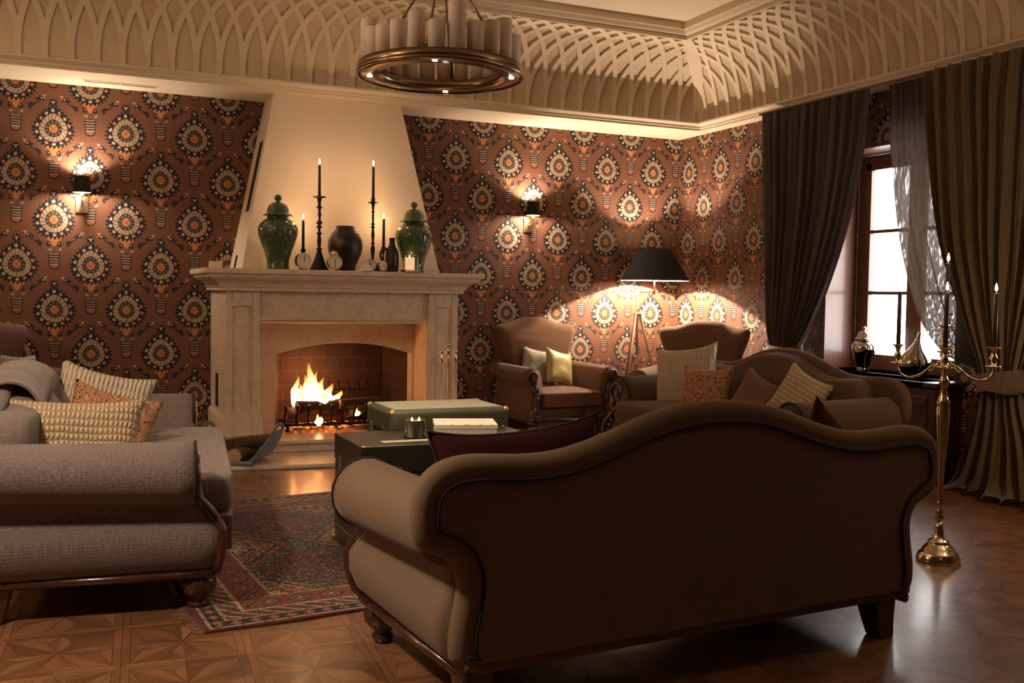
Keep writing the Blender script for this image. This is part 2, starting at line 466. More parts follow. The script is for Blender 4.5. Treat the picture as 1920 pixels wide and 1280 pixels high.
def crinkle(name, col, sheer, dark=.45):
    m, b = newmat(name); o, x, y, z = coords()
    n = nz(comb(x*26, y*26, z*1.1), 2.4, 5, .65); n2 = nz(comb(x*90, y*90, z*5), 2, 3)
    c = mixc(n, tuple(q*dark for q in col), tuple(q*1.25 for q in col))
    bmpn = bump(n+n2*.35, .75, .02)
    nt = X.T; out = nt.nodes['Material Output']
    b.inputs['Roughness'].default_value = .55; b.inputs['Specular IOR Level'].default_value = .35; b.inputs['Sheen Weight'].default_value = .25
    setin(b.inputs['Base Color'], c); setin(b.inputs['Normal'], bmpn)
    t = nt.nodes.new('ShaderNodeBsdfTranslucent'); setin(t.inputs[0], mixc(n, tuple(q*dark*.7 for q in col), tuple(min(1, q*1.5) for q in col))); setin(t.inputs['Normal'], bmpn)
    mx = nt.nodes.new('ShaderNodeMixShader'); mx.inputs[0].default_value = sheer
    nt.links.new(b.outputs[0], mx.inputs[1]); nt.links.new(t.outputs[0], mx.inputs[2])
    if sheer > .3:
        tr = nt.nodes.new('ShaderNodeBsdfTransparent'); tr.inputs[0].default_value = (1, .93, .88, 1)
        sk = nz(comb(x*14, y*34, z*1.3), 2.0, 4, .6)
        m2 = nt.nodes.new('ShaderNodeMixShader'); setin(m2.inputs[0], .012+fmax(0.0, fmin(.16, (sk-.54)*1.1)))
        nt.links.new(mx.outputs[0], m2.inputs[1]); nt.links.new(tr.outputs[0], m2.inputs[2]); nt.links.new(m2.outputs[0], out.inputs[0])
    else: nt.links.new(mx.outputs[0], out.inputs[0])
    return m
def glass(name, col=(1, 1, 1), rough=0.0, thin=True):
    m = bpy.data.materials.new(name); m.use_nodes = True; nt = m.node_tree; nt.nodes.clear(); X.T = nt
    g = nt.nodes.new('ShaderNodeBsdfGlossy'); g.inputs[1].default_value = rough+.02
    t = nt.nodes.new('ShaderNodeBsdfTransparent'); t.inputs[0].default_value = (*col, 1)
    f = nt.nodes.new('ShaderNodeLayerWeight'); f.inputs[0].default_value = .5; fa = X(f.outputs[1])
    mx = nt.nodes.new('ShaderNodeMixShader'); nt.links.new((fa*fa*fa*fa*.6+.04).k, mx.inputs[0]); nt.links.new(t.outputs[0], mx.inputs[1]); nt.links.new(g.outputs[0], mx.inputs[2])
    q = nt.nodes.new('ShaderNodeOutputMaterial'); nt.links.new(mx.outputs[0], q.inputs[0]); return m

M = {}
M['plaster'] = simple('cream_plaster', (.72, .60, .44), .75, var=.05, scale=3, bmp=.08, bscale=90)
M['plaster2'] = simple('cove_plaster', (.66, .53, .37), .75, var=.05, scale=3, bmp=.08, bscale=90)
M['hood'] = simple('hood_plaster', (.80, .67, .53), .8, var=.03, scale=2, bmp=.06, bscale=70)
M['stone'] = stone('limestone', (.62, .48, .34), (.78, .64, .49))
M['hearth'] = stone('hearth_stone', (.55, .45, .34), (.70, .60, .48), .3)
M['floor'] = parquet()
M['brass'] = simple('polished_brass', (.74, .63, .45), .16, 1, var=.08)
M['bronze'] = simple('brushed_bronze', (.33, .23, .15), .24, 1, var=.2, scale=12)
M['brass_l'] = simple('satin_brass', (.85, .68, .42), .3, 1, var=.05)
M['iron'] = simple('black_iron', (.025, .02, .018), .5, .7, var=.3, scale=30, bmp=.4)
M['carved'] = wood('dark_mahogany', (.030, .010, .006), (.085, .030, .016), .2, coat=.6)
M['winwood'] = wood('window_mahogany', (.10, .038, .020), (.20, .080, .042), .28, coat=.4)
M['cabwood'] = wood('cabinet_mahogany', (.035, .014, .010), (.075, .028, .018), .35, coat=.3)
M['black'] = simple('black_cloth', (.008, .007, .007), .8, var=.1)
M['shade_in'] = simple('white_shade_lining', (.85, .80, .72), .8, var=.02)
M['candle_dark'] = simple('dark_purple_wax', (.035, .022, .032), .45, var=.1)
M['candle_white'] = simple('ivory_parchment_tube', (.82, .70, .58), .6, var=.04)
M['flame'] = glow('candle_flame', (1, .62, .25), 45)
M['wick'] = simple('burnt_wick', (.02, .015, .01), .9)
M['crackle'] = None
M['sofa_tan'] = fabric('tan_wool', (.175, .116, .073), 1000, .14, .06, .12)
M['sofa_grey'] = fabric('daylit_sofa_cloth', (.190, .148, .130), 520, .2, .15, .8, slub=.38)  # same sofa fabric, window daylight put into its colour as grey
M['sofa_brown'] = fabric('brown_wool', (.105, .062, .040), 1000, .14, .1)  # same sofa fabric again, its different light put into the brown
M['chair'] = fabric('cinnamon_wool', (.135, .066, .036), 1000, .14, .12, .15)
M['chair_m'] = fabric('mauve_brown_wool', (.13, .066, .055), 1000, .14, .12, .15)
M['piping'] = fabric('dark_piping', (.03, .017, .012), 1000, .1, .1)
M['knit_cream'] = knit('cream_waffle_knit', (.72, .54, .34), 170, 105)
M['knit_rib'] = knit('ribbed_cream_knit', (.62, .50, .36), 150, 60, True)
M['knit_white'] = knit('pale_knit', (.60, .54, .50), 140, 90)
M['paisley'] = paisley('rust_paisley', (.30, .12, .055), (.46, .27, .14), (.20, .08, .045))
M['velvet'] = fabric('burgundy_velvet', (.030, .005, .004), 900, .2, .0, .2)
M['plain'] = fabric('brown_cotton', (.16, .09, .06), 900, .15)
M['gold'] = simple('gold_satin', (.40, .33, .13), .32, .25, var=.25, scale=10)
M['silver'] = simple('mercury_silver', (.78, .70, .60), .07, 1, var=.05)
M['clockface'] = simple('clock_card', (.80, .68, .48), .6, var=.05)
M['nickel'] = simple('tarnished_nickel', (.62, .52, .40), .28, 1, var=.2)
M['felt'] = fabric('blue_grey_felt', (.15, .18, .225), 700, .15, .3)
M['curtain'] = crinkle('crinkled_taupe_silk', (.075, .050, .034), .05)
M['curtain_s'] = crinkle('sheer_crinkled_taupe', (.09, .062, .045), .38)
M['curtain_g'] = crinkle('crinkled_gold_taupe', (.17, .108, .05), .04, .3)

# ================================================================== ROOM
struct(MB().box(LX, 6.0, RY, D+.2, -.12, 0).build('floor', M['floor']))
CEIL = 3.60
struct(MB().box(LX-.2, 6.0, RY-.2, D+.2, CEIL, CEIL+.1).build('ceiling', M['plaster']))
M['wp_back'] = wallpaper('medallion_wallpaper', 'x', 2.0, (-.11, .182))
M['wp_right'] = wallpaper('medallion_wallpaper_side', 'y', None, (8.279-.5185*16, 0))
struct(MB().box(LX-.2, W+.45, D, D+.2, 0, CEIL).build('wall_back', M['wp_back']))
struct(MB().box(LX-.2, LX, RY-.2, D, 0, CEIL).build('wall_left', M['wp_right']))
struct(MB().box(LX, W+.45, RY-.2, RY, 0, CEIL).build('wall_rear', M['wp_back']))
WY0, WY1, WZ0, WZ1 = 4.97, 6.30, .70, 2.42
for q in ((RY, WY0, 0, CEIL), (WY1, D, 0, CEIL), (WY0, WY1, 0, WZ0), (WY0, WY1, WZ1, CEIL)): struct(MB().box(W, W+.45, *q).build('wall_right', M['wp_right']))

# lower cornice: a moulding swept along the back wall and the right wall (mitred)
YS, XS = 7.90, 5.42
prof = [(0, ZW), (0, ZW+.016), (-.008, ZW+.022), (-.008, ZW+.036), (-.028, ZW+.055), (-.034, ZW+.06), (-.034, CZ0), (.035, CZ0)]
def sweep(pr_, name, m, ys=YS, xs=XS, back_y=D, back_x=W, close=True):
    b = MB()
    P = [(o, z) for o, z in pr_]
    for i in range(len(P)-1):
        (o0, z0), (o1, z1) = P[i], P[i+1]
        b.add([(LX, ys+o0, z0), (xs+o0, ys+o0, z0), (xs+o1, ys+o1, z1), (LX, ys+o1, z1)], [(0, 1, 2, 3)])
        b.add([(xs+o0, ys+o0, z0), (xs+o0, RY, z0), (xs+o1, RY, z1), (xs+o1, ys+o1, z1)], [(0, 1, 2, 3)])
    return b
c = sweep(prof, '', None)
c.add([(LX, D, ZW), (xs_ := XS, D, ZW), (XS, YS, ZW), (LX, YS, ZW)], [(0, 1, 2, 3)])
c.add([(XS, D, ZW), (W, D, ZW), (W, RY, ZW), (XS, RY, ZW)], [(0, 1, 2, 3)])
struct(c.build('trim_1', M['plaster']))
# cove
R = .62; YC, XC = YS+.03-R, XS+.03-R
def cove_pt(side, t, h, off=0):
    a = min(h/R, PI/2)
    o = (R-off)*math.cos(a); z = CZ0+(R-off)*math.sin(a)
    return (t, YC+o, z) if side == 'b' else (XC+o, t, z)
c = MB(); n = 20; top = 1.42
for k in range(n):
    a0, a1 = top*k/n, top*(k+1)/n
    o0, z0, o1, z1 = R*math.cos(a0), CZ0+R*math.sin(a0), R*math.cos(a1), CZ0+R*math.sin(a1)
    c.add([(LX, YC+o0, z0), (XC+o0, YC+o0, z0), (XC+o1, YC+o1, z1), (LX, YC+o1, z1)], [(0, 1, 2, 3)], True)
    c.add([(XC+o0, YC+o0, z0), (XC+o0, RY, z0), (XC+o1, RY, z1), (XC+o1, YC+o1, z1)], [(0, 1, 2, 3)], True)
struct(c.build('trim_2', M['plaster2']))
ot = R*math.cos(top); zt = CZ0+R*math.sin(top)
prof2 = [(ot, zt), (ot-.0, zt-.02), (ot-.03, zt-.03), (ot-.05, zt-.03), (ot-.05, zt), (ot-.075, zt+.012), (ot-.095, zt+.04), (ot-.105, zt+.045), (ot-.105, CEIL)]
struct(sweep(prof2, '', None, YC, XC).build('trim_3', M['plaster']))
# interlacing plaster ribs
def rib(b, side, base, sgn_, wd=.021, th=.017):
    H0, RHO = .07, .95; L = []
    hmax = R*top-.01; n = 26
    for k in range(n+1):
        h = hmax*k/n; q = max(h-H0, 0)
        g = RHO-math.sqrt(max(RHO*RHO-q*q, 0)); L.append((base+sgn_*g, h))
    rows = []
    for k, (t, h) in enumerate(L):
        a, d = L[max(k-1, 0)], L[min(k+1, n)]
        tx, ty = d[0]-a[0], d[1]-a[1]; l = math.hypot(tx, ty); nx, ny = ty/l, -tx/l
        lim = (XC if side == 'b' else YC)+R*math.cos(h/R)-.02
        if t > lim: break
        row = []
        for s, o in ((-1, 0), (-1, th), (1, th), (1, 0)):
            tt = min(t+nx*wd*s, lim+.02); hh = min(max(h+ny*wd*s, 0), hmax+.01)
            row.append(cove_pt(side, tt, hh, o))
        rows.append(row)
    if len(rows) < 2: return
    vs = [p for r_ in rows for p in r_]
    fs = []
    for k in range(len(rows)-1):
        for i in range(3): fs.append((k*4+i, k*4+i+1, k*4+5+i, k*4+4+i))
    fs.append(tuple((len(rows)-1)*4+i for i in range(4)))
    b.add(vs, fs)
S = .172
for side, lo, hi, nme in (('b', LX, XC+R, 'trim_4'), ('r', -1.0, YC+R, 'trim_5')):
    b = MB(); t = hi-.10
    while t > lo: rib(b, side, t, 1); rib(b, side, t, -1); t -= S
    t = hi-.10+S
    for _ in range(5): rib(b, side, t, -1); t += S
    struct(b.build(nme, M['plaster']))
# plain petal that hides the mitre
b = MB(); rows = []
for k in range(19):
    a = top*k/18; o = (R-.012)*math.cos(a); z = CZ0+(R-.012)*math.sin(a); wd = .02+.075*math.sin(PI*min(k/18*1.05, 1))**.6
    wd = .045 if k < 6 else .045+.03*math.sin(PI*(k-6)/12)
    rows.append([(XC+o-wd*1.2, YC+o+0, z), (XC+o-.02, YC+o-.02, z-.012), (XC+o, YC+o-wd*1.2, z)])
b.add([p for r_ in rows for p in r_], [(k*3+i, k*3+i+1, k*3+4+i, k*3+3+i) for k in range(18) for i in range(2)], True)
struct(b.build('trim_6', M['plaster']))
# skirting
M['skirt'] = wood('skirting_mahogany', (.04, .016, .010), (.09, .035, .02), .35)
struct(MB().box(LX, W, D-.02, D, 0, .11).build('baseboard_back', M['skirt'], bevel=.004))
struct(MB().box(W-.02, W, RY, WY0, 0, .11).box(W-.02, W, WY1+.1, D, 0, .11).build('baseboard_right', M['skirt'], bevel=.004))
# slot air outlet in the soffit above the left wallpaper
t = thing('ceiling_vent', 'white twin slot air outlet in the flat cornice underside left of the chimney', 'vent', (.36, 8.22, ZW))
MB().box(-.27, .27, -.035, .035, -.006, .0).build('vent_plate', M['plaster'], t, bevel=.002)
MB().box(-.25, -.005, -.012, .012, -.009, -.005).box(.005, .25, -.012, .012, -.009, -.005).build('slot', simple('vent_shadow_gap', (.22, .15, .09), .8), t)

# ------------------------------------------------------------------ window
win = struct(MB().box(W-.012, 5.86, WY1-.02, WY1, WZ0, WZ1).box(W-.012, 5.86, WY0, WY0+.02, WZ0, WZ1).box(W-.012, 5.86, WY0, WY1, WZ1-.02, WZ1).build('window_1', M['winwood']))
YA, YB = WY0+.02, WY1-.02
f = MB()
f.box(5.86, 5.93, YA, YB, WZ0, .76); f.box(5.86, 5.93, YA, YB, 2.34, WZ1-.02); f.box(5.86, 5.93, YB-.09, YB, .76, 2.34); f.box(5.86, 5.93, YA, YA+.09, .76, 2.34)
f.build('frame', M['winwood'], win, bevel=.006)
def sash(y0, y1):
    s = MB(); z0, z1 = .76, 2.34
    s.box(5.855, 5.90, y0, y0+.055, z0, z1); s.box(5.855, 5.90, y1-.055, y1, z0, z1); s.box(5.855, 5.90, y0, y1, z0, z0+.06); s.box(5.855, 5.90, y0, y1, z1-.06, z1)
    h = (z1-z0-.12)/3
    for k in (1, 2): s.box(5.86, 5.895, y0, y1, z0+.06+k*h-.014, z0+.06+k*h+.014)
    o = s.build('sash', M['winwood'], win, bevel=.004)
    MB().box(5.876, 5.880, y0+.05, y1-.05, z0+.055, z1-.055).build('pane', glass('window_glass'), o)
ym = 5.665
sash(ym+.02, YB-.085); sash(YA+.085, ym-.02)
MB().box(5.85, 5.91, ym-.035, ym+.035, .76, 2.34).build('mullion', M['winwood'], win, bevel=.01)
# radiator cupboard with the deep sill on top
t = thing('window_cabinet', 'dark mahogany panelled cupboard with deep sill under the window', 'cabinet', (5.30, 5.62, 0))
MB().box(.0, .255, -.70, .76, 0, .655).build('body', M['cabwood'], t, bevel=.004)
MB().box(-.025, .555, -.63, .66, .665, .70).box(-.025, .255, -.73, .79, .665, .70).build('sill_board', M['cabwood'], t, bevel=.008)
for y0 in (-.64, -.16, .32):
    MB().box(-.012, .0, y0, y0+.38, .08, .14).box(-.012, 0, y0, y0+.38, .54, .60).box(-.012, 0, y0, y0+.06, .14, .54).box(-.012, 0, y0+.32, y0+.38, .14, .54).build('panel', M['cabwood'], t, bevel=.005)

# ================================================================== FIREPLACE
fp = thing('fireplace', 'large limestone fireplace with panelled pilasters and tapering cream hood', 'fireplace', (1.975, 7.60, 0))
OX, OY = 1.975, 7.60
def L(x, y, z=0): return (x-OX, y-OY, z)
def fb(b, x0, x1, y0, y1, z0, z1): return b.box(x0-OX, x1-OX, y0-OY, y1-OY, z0, z1)
PX = [(1.054, 1.303), (2.647, 2.896)]
for x0, x1 in PX:
    b = MB(); fb(b, x0, x1, 7.615, D, .0, 1.246)
    # front panel frame, leaving a recess
    fb(b, x0, x0+.048, 7.60, 7.616, .30, 1.246); fb(b, x1-.055, x1, 7.60, 7.616, .30, 1.246); fb(b, x0+.048, x1-.055, 7.60, 7.616, 1.135, 1.246); fb(b, x0+.048, x1-.055, 7.60, 7.616, .30, .375)
    for q in ((x0+.048, x0+.056, .375, 1.135), (x1-.063, x1-.055, .375, 1.135), (x0+.056, x1-.063, 1.127, 1.135), (x0+.056, x1-.063, .375, .383)):
        fb(b, q[0], q[1], 7.607, 7.616, q[2], q[3])
    b.build('pilaster', M['stone'], fp, bevel=.003)
    b = MB()
    for o, z0, z1 in ((.022, 0, .285), (.014, .285, .30)):
        fb(b, x0-o, x1+o, 7.60-o, D, z0, z1)
    b.build('plinth', M['stone'], fp, bevel=.004)
b = MB(); fb(b, 1.303, 2.647, 7.632, 7.98, 1.045, 1.246); b.build('frieze', M['stone'], fp, bevel=.004)
b = MB(); pf = [(7.632, 1.048), (7.600, 1.044), (7.596, 1.034), (7.606, 1.026), (7.618, 1.020), (7.612, 1.008), (7.632, 1.004), (7.70, 1.004), (7.70, 1.048)]
b.prism([(y-OY, z) for y, z in pf], 1.303-OX, 2.60-OX, 'x'); b.build('moulding', M['stone'], fp)
# recessed surround with the segmental arch
xo0, xo1, ys_, zs, za, ztop, zf = 1.487, 2.620, 7.95, .745, .835, 1.05, .12
out = [(1.303, zf), (xo0, zf), (xo0, zs)]
cx = (xo0+xo1)/2; hw = (xo1-xo0)/2; hh = za-zs; Rr = (hw*hw+hh*hh)/(2*hh); zc = za-Rr; a1 = math.asin(hw/Rr)
arc = [(cx+Rr*math.sin(-a1+2*a1*k/24), zc+Rr*math.cos(-a1+2*a1*k/24)) for k in range(25)]
b = MB()
fb(b, 1.303, xo0, ys_, ys_+.16, 0, zs); fb(b, xo1, 2.647, ys_, ys_+.16, 0, zs)
poly = [(1.303, zs)]+arc[0:1]+arc[1:]+[(2.647, zs), (2.647, ztop), (1.303, ztop)]
b.prism([(x-OX, z) for x, z in poly], ys_-OY, ys_+.16-OY, 'y')
b.build('arch_surround', M['stone'], fp)
# cheeks between frieze plane and surround
b = MB(); fb(b, 1.303, 1.305, 7.62, ys_, 0, 1.05); b.build('reveal', M['stone'], fp); b = MB(); fb(b, 2.640, 2.647, 7.62, ys_, 0, 1.05); b.build('reveal', M['stone'], fp)
# firebox
M['brick'] = bricks('sooty_firebrick', (.085, .036, .02), (.05, .02, .012), (.12, .065, .035))
yb0, yb1 = ys_+.12, 8.40
b = MB(); bx0, bx1 = 1.60, 2.50
b.add([L(xo0, yb0, .1), L(bx0, yb1, .1), L(bx0, yb1, 1.3), L(xo0, yb0, 1.3)], [(0, 1, 2, 3)])
b.add([L(xo1, yb0, .1), L(bx1, yb1, .1), L(bx1, yb1, 1.3), L(xo1, yb0, 1.3)], [(3, 2, 1, 0)])
b.add([L(bx0, yb1, .1), L(bx1, yb1, .1), L(bx1, yb1, 1.3), L(bx0, yb1, 1.3)], [(0, 1, 2, 3)])
b.add([L(xo0, yb0, 1.3), L(xo1, yb0, 1.3), L(bx1, yb1, 1.3), L(bx0, yb1, 1.3)], [(0, 1, 2, 3)])
b.build('firebox', M['brick'], fp)
# mantel shelf: stacked ring profile
pr_ = [(.030, 1.246), (.036, 1.250), (.036, 1.272), (.048, 1.277), (.052, 1.292), (.066, 1.310), (.090, 1.325), (.118, 1.335), (.124, 1.346), (.138, 1.350), (.138, 1.370), (.160, 1.373), (.165, 1.380), (.165, 1.408), (.160, 1.412)]
b = MB(); rings = [[L(1.054-o, D, z), L(1.054-o, 7.60-o, z), L(2.896+o, 7.60-o, z), L(2.896+o, D, z)] for o, z in pr_]
b.add([p for r_ in rings for p in r_], [(k*4+i, k*4+i+1, k*4+5+i, k*4+4+i) for k in range(len(rings)-1) for i in range(3)]+[(0, 3, 2, 1), tuple(len(rings)*4-4+i for i in range(4))])
b.build('mantel_shelf', M['stone'], fp)
MANT = 1.412
# hood
hb = [L(1.20, D, MANT), L(1.20, 7.79, MANT), L(2.80, 7.79, MANT), L(2.80, D, MANT), L(1.487, D, ZW+.02), L(1.487, 8.05, ZW+.02), L(2.530, 8.05, ZW+.02), L(2.530, D, ZW+.02)]
b = MB().add(hb, [(0, 1, 5, 4), (1, 2, 6, 5), (2, 3, 7, 6)]); b.build('hood', M['hood'], fp)
# black vent slots on the left flank of the hood and on the pilaster side
def on_hood(y, z, o=.004):
    q = (z-MANT)/(ZW+.02-MANT); return L(1.20+.287*q-o, y, z)
for (z0, z1, y0, y1) in ((1.88, 2.44, 8.06, 8.19), (1.415, 1.53, 8.13, 8.22)):
    b = MB(); vs = []
    for o in (0.004, -.02):
        vs += [on_hood(y0, z0, o), on_hood(y1, z0, o), on_hood(y1+.03*(z1-z0), z1, o), on_hood(y0+.03*(z1-z0), z1, o)]
    b.add(vs, [(0, 1, 2, 3), (4, 5, 6, 7), (0, 1, 5, 4), (1, 2, 6, 5), (2, 3, 7, 6), (3, 0, 4, 7)]); b.build('vent_slot', M['black'], fp)
b = MB(); fb(b, 1.050, 1.056, 8.00, 8.13, .34, .60); b.build('vent_slot', M['black'], fp)
# raised hearth step
b = MB()
def hearth(b, x0, x1, yf, bow, yback, z0, z1, nose=0):
    n = 24; o = [(x0+(x1-x0)*k/n, yf+bow*((2*k/n-1)**2)) for k in range(n+1)]+[(x1, yback), (x0, yback)]
    b.prism([(x-OX, y-OY) for x, y in o], z0, z1, 'z')
hearth(b, 1.32, 2.63, 7.50, .03, 8.45, .032, .095); hearth(b, 1.32, 2.63, 7.475, .03, 8.45, .095, .122)
b.build('hearth_step', M['hearth'], fp, bevel=.006)
b = MB(); hearth(b, .62, 3.25, 6.94, .16, 7.70, 0, .03); b.build('hearth_slab', M['hearth'], fp, bevel=.008)
# ash bed
M['ash'] = None
m, bb = newmat('glowing_ash_bed'); o_, x_, y_, z_ = coords()
n1 = nz(o_, 26, 5, .7); hot = fmax(0.0, 1-hyp((x_+.18)*2.2, y_*4.5))
setin(bb.inputs['Base Color'], mixc(n1, (.03, .022, .018), (.22, .15, .11))); bb.inputs['Roughness'].default_value = 1
e = fmax(0.0, n1-.50)*hot*70
setin(bb.inputs['Emission Color'], rgb((1, .20, .04))); setin(bb.inputs['Emission Strength'], e); M['ash'] = m
a = MB(); a.grid(lambda u, v: ((u-.5)*.98, (v-.5)*.40, .012+.022*noise.noise(Vector((u*14, v*8, 1)))+.03*math.sin(PI*u)*math.sin(PI*v)), 60, 26)
o = a.build('ash_bed', M['ash']); o.location = (2.04, 8.12, .125); tag(o, 'glowing bed of embers and ash under the burning logs', 'embers', kind='stuff')

# grate
gr = thing('fire_grate', 'black iron basket grate holding the burning logs', 'grate', (1.98, 8.10, .125))
b = MB()
b.tube([(-.42, -.17, .055), (.42, -.17, .055)], .012, 8); b.tube([(-.42, .12, .055), (.42, .12, .055)], .012, 8)
for x in (-.40, .40):
    for y in (-.17, .12): b.tube([(x, y, 0), (x, y, .055)], .014, 8)
b.build('frame', M['iron'], gr)
for k in range(10):
    x = -.42+.0935*k
    MB().tube([(x, -.165, .055), (x-.004, -.175, .12), (x+.004, -.19, .18), (x, -.20, .215)], [.010, .010, .012, .014], 8).tube([(x, -.17, .055), (x, .12, .055)], .008, 6).build('prong', M['iron'], gr)
for k in range(8):
    x = -.25+.085*k
    MB().tube([(x, .12, .05), (x, .15, .25), (x, .155, .38)], .009, 6).build('back_bar', M['iron'], gr)
MB().tube([(-.26, .152, .30), (.36, .152, .30)], .007, 6).build('top_rail', M['iron'], gr)
# logs
M['bark'] = simple('charred_bark', (.055, .035, .025), .95, var=.5, scale=20, bmp=.8, bscale=30)
M['logend'] = simple('pale_split_wood', (.42, .28, .15), .9, var=.3, scale=14)
def log_mesh(b, L_, r, seed, half=False):
    n = 14
    def fn(u, v):
        a = 2*PI*u; rr = r*(1+.12*noise.noise(Vector((math.cos(a)*1.5, math.sin(a)*1.5, v*3+seed))))
        z = rr*math.sin(a)
        if half: z = min(z, r*.25)
        return ((v-.5)*L_, rr*math.cos(a), z)
    st = len(b.v)
    b.grid(fn, n, 8, True, closeu=True)
    e0 = [st+i for i in range(n)]; e1 = [st+8*n+i for i in range(n)]
    b.cm = 1; b.f.append(e0[::-1]); b.sm.append(False); b.mi.append(1); b.f.append(e1); b.sm.append(False); b.mi.append(1); b.cm = 0
for i, (x, y, z, L_, r, a, tl, lb) in enumerate([
    (1.83, 8.02, .310, .34, .052, .25, .02, 'charred log burning at the front left of the grate'),
    (1.93, 8.13, .345, .30, .035, -.5, .12, 'short black branch lying across the flames'),
    (2.20, 8.08, .350, .36, .060, .15, -.03, 'split log with pale face on the right of the grate'),
    (1.87, 8.14, .245, .52, .055, .0, .0, 'thick log at the bottom of the basket under the flames'),
    (2.22, 8.16, .250, .32, .045, .3, .0, 'dark log at the bottom right of the basket')]):
    b = MB(); log_mesh(b, L_, r, i*3.1, i == 2); o = b.build('firewood_log', [M['bark'], M['logend']]); o.location = (x, y, z); o.rotation_euler = (0, tl, a)
    tag(o, lb, 'log', 'logs in the grate')
# flames
def flame_mat():
    m = bpy.data.materials.new('log_flame'); m.use_nodes = True; nt = m.node_tree; nt.nodes.clear(); X.T = nt
    o, x, y, z = coords('Generated')
    e = nt.nodes.new('ShaderNodeEmission'); nn = nz(comb(x*3, y*3, z*1.2), 2.2, 4)
    setin(e.inputs[0], mixc(fmax(0.0, fmin(1.0, z*1.25-.05+(nn-.5)*.8)), (1, .50, .20), (1, .20, .03)))
    setin(e.inputs[1], fmax(0.6, 16-z*16))
    t = nt.nodes.new('ShaderNodeBsdfTransparent'); lw = nt.nodes.new('ShaderNodeLayerWeight'); lw.inputs[0].default_value = .35
    mx = nt.nodes.new('ShaderNodeMixShader'); setin(mx.inputs[0], fmin(1.0, fmax(0.0, X(lw.outputs[1])*1.3+z*.65-.25+(nn-.5)*1.1)))
    nt.links.new(e.outputs[0], mx.inputs[1]); nt.links.new(t.outputs[0], mx.inputs[2])
    q = nt.nodes.new('ShaderNodeOutputMaterial'); nt.links.new(mx.outputs[0], q.inputs[0]); return m
M['logflame'] = flame_mat()
fl = thing('log_fire', 'bright orange log fire burning in the left half of the grate', 'fire', (1.80, 8.06, .34))
for i, (x, y, w_, h, ben) in enumerate([(-.13, .02, .036, .26, .02), (-.08, .05, .030, .20, -.01), (-.045, .03, .048, .27, .015), (.00, 0, .050, .37, -.015), (.035, .03, .03, .30, .02), (.075, .03, .045, .24, .02), (.13, .02, .05, .19, .04), (.20, .03, .045, .13, .06), (-.09, -.03, .04, .13, -.01), (.08, -.04, .05, .12, .02), (.03, -.13, .035, .10, .01), (.38, .0, .03, .07, 0)]):
    b = MB(); zb = -.03 if i < 10 else -.17
    if i == 11: zb = -.12
    def fn(u, v, w_=w_, h=h, ben=ben, x=x, y=y, zb=zb, i=i):
        a = 2*PI*u; r = w_*(math.sin(PI*min(v*.98+.02, 1)**.62))**.8*(1-.15*v)
        r *= 1+.35*noise.noise(Vector((math.cos(a)*2, math.sin(a)*2+i, v*5)))
        return (x+ben*v*v+.014*math.sin(v*9+i)*v+r*math.cos(a), y+r*.6*math.sin(a), zb+h*v)
    b.grid(fn, 16, 18, True, closeu=True); b.build('flame_tongue', M['logflame'], fl)
light('fire_light', (1.82, 8.16, .56), 6, (1, .45, .16), .09)

# fire tools
ft = thing('fire_tool_stand', 'brass fire tool stand with poker, brush and tongs by right pilaster', 'fire tools', (2.745, 7.42, .031))
MB().lathe([(.085, 0), (.09, .008), (.08, .018), (.03, .028), (.012, .05)], 24).build('base', M['brass'], ft)
MB().lathe([(.007, .04), (.007, .70), (.012, .705), (.007, .715), (.010, .74), (.016, .76), (.010, .785), (.006, .79), (.017, .80), (.020, .815), (.014, .832), (.0, .838)], 14).build('pole', M['brass'], ft)
MB().tube([(-.07, 0, .70), (-.045, -.004, .685), (-.02, 0, .70), (0, 0, .715), (.02, 0, .70), (.045, -.004, .685), (.07, 0, .70)], .005, 8).build('hook_bar', M['brass'], ft)
for x, y, nme in ((-.058, -.012, 'poker'), (.062, -.012, 'shovel'), (.012, .045, 'tongs')):
    MB().lathe([(.005, .1), (.005, .66), (.010, .67), (.013, .70), (.008, .73), (.005, .738), (.014, .748), (.017, .76), (.012, .775), (0, .78)], 12, (x, y, 0)).build(nme, M['brass'], ft)

# felt log carrier with logs, on the hearth slab
lc = thing('log_carrier', 'blue grey felt log carrier with slot handles on the hearth', 'log carrier', (1.14, 7.22, .033), -.62)
pl = smooth_line([(-.30, 0, .275), (-.27, 0, .20), (-.20, 0, .11), (-.12, 0, .022), (0, 0, .006), (.10, 0, .022), (.17, 0, .10), (.235, 0, .20), (.27, 0, .285)], 7)
N = len(pl)-1; b = MB(); nw = 18; vs = []
for k, p in enumerate(pl):
    t = k/N; e = min(t, 1-t)
    wd = .20 if e > .34 else .20*(.42+.58*(e/.34)); 
    if e < .10: wd *= math.sqrt(max(1-((.10-e)/.10)**2*.92, .02))
    for j in range(nw+1): vs.append((p.x, (j/nw-.5)*2*wd*.82, p.z))
fs = []
for k in range(N):
    e = min((k+.5)/N, 1-(k+.5)/N)
    for j in range(nw):
        if .05 < e < .088 and abs(j+.5-nw/2) < 4.6: continue
        fs.append((k*(nw+1)+j, k*(nw+1)+j+1, (k+1)*(nw+1)+j+1, (k+1)*(nw+1)+j))
b.add(vs, fs, True)
o = b.build('felt_sling', M['felt'], lc, solid=.009)
b = MB(); b.grid(lambda u, v: (.05+.16*u, -.20+.02*math.sin(u*PI)+.0, .01) if False else (-.04+.20*u, -.205-.012*math.sin(2*PI*v), .020+.014*math.cos(2*PI*v)), 6, 12, True, closev=True)
b.build('rolled_hem', M['felt'], lc)
M['oak'] = simple('split_oak_bark', (.10, .06, .03), .9, var=.5, scale=25, bmp=.7, bscale=30)
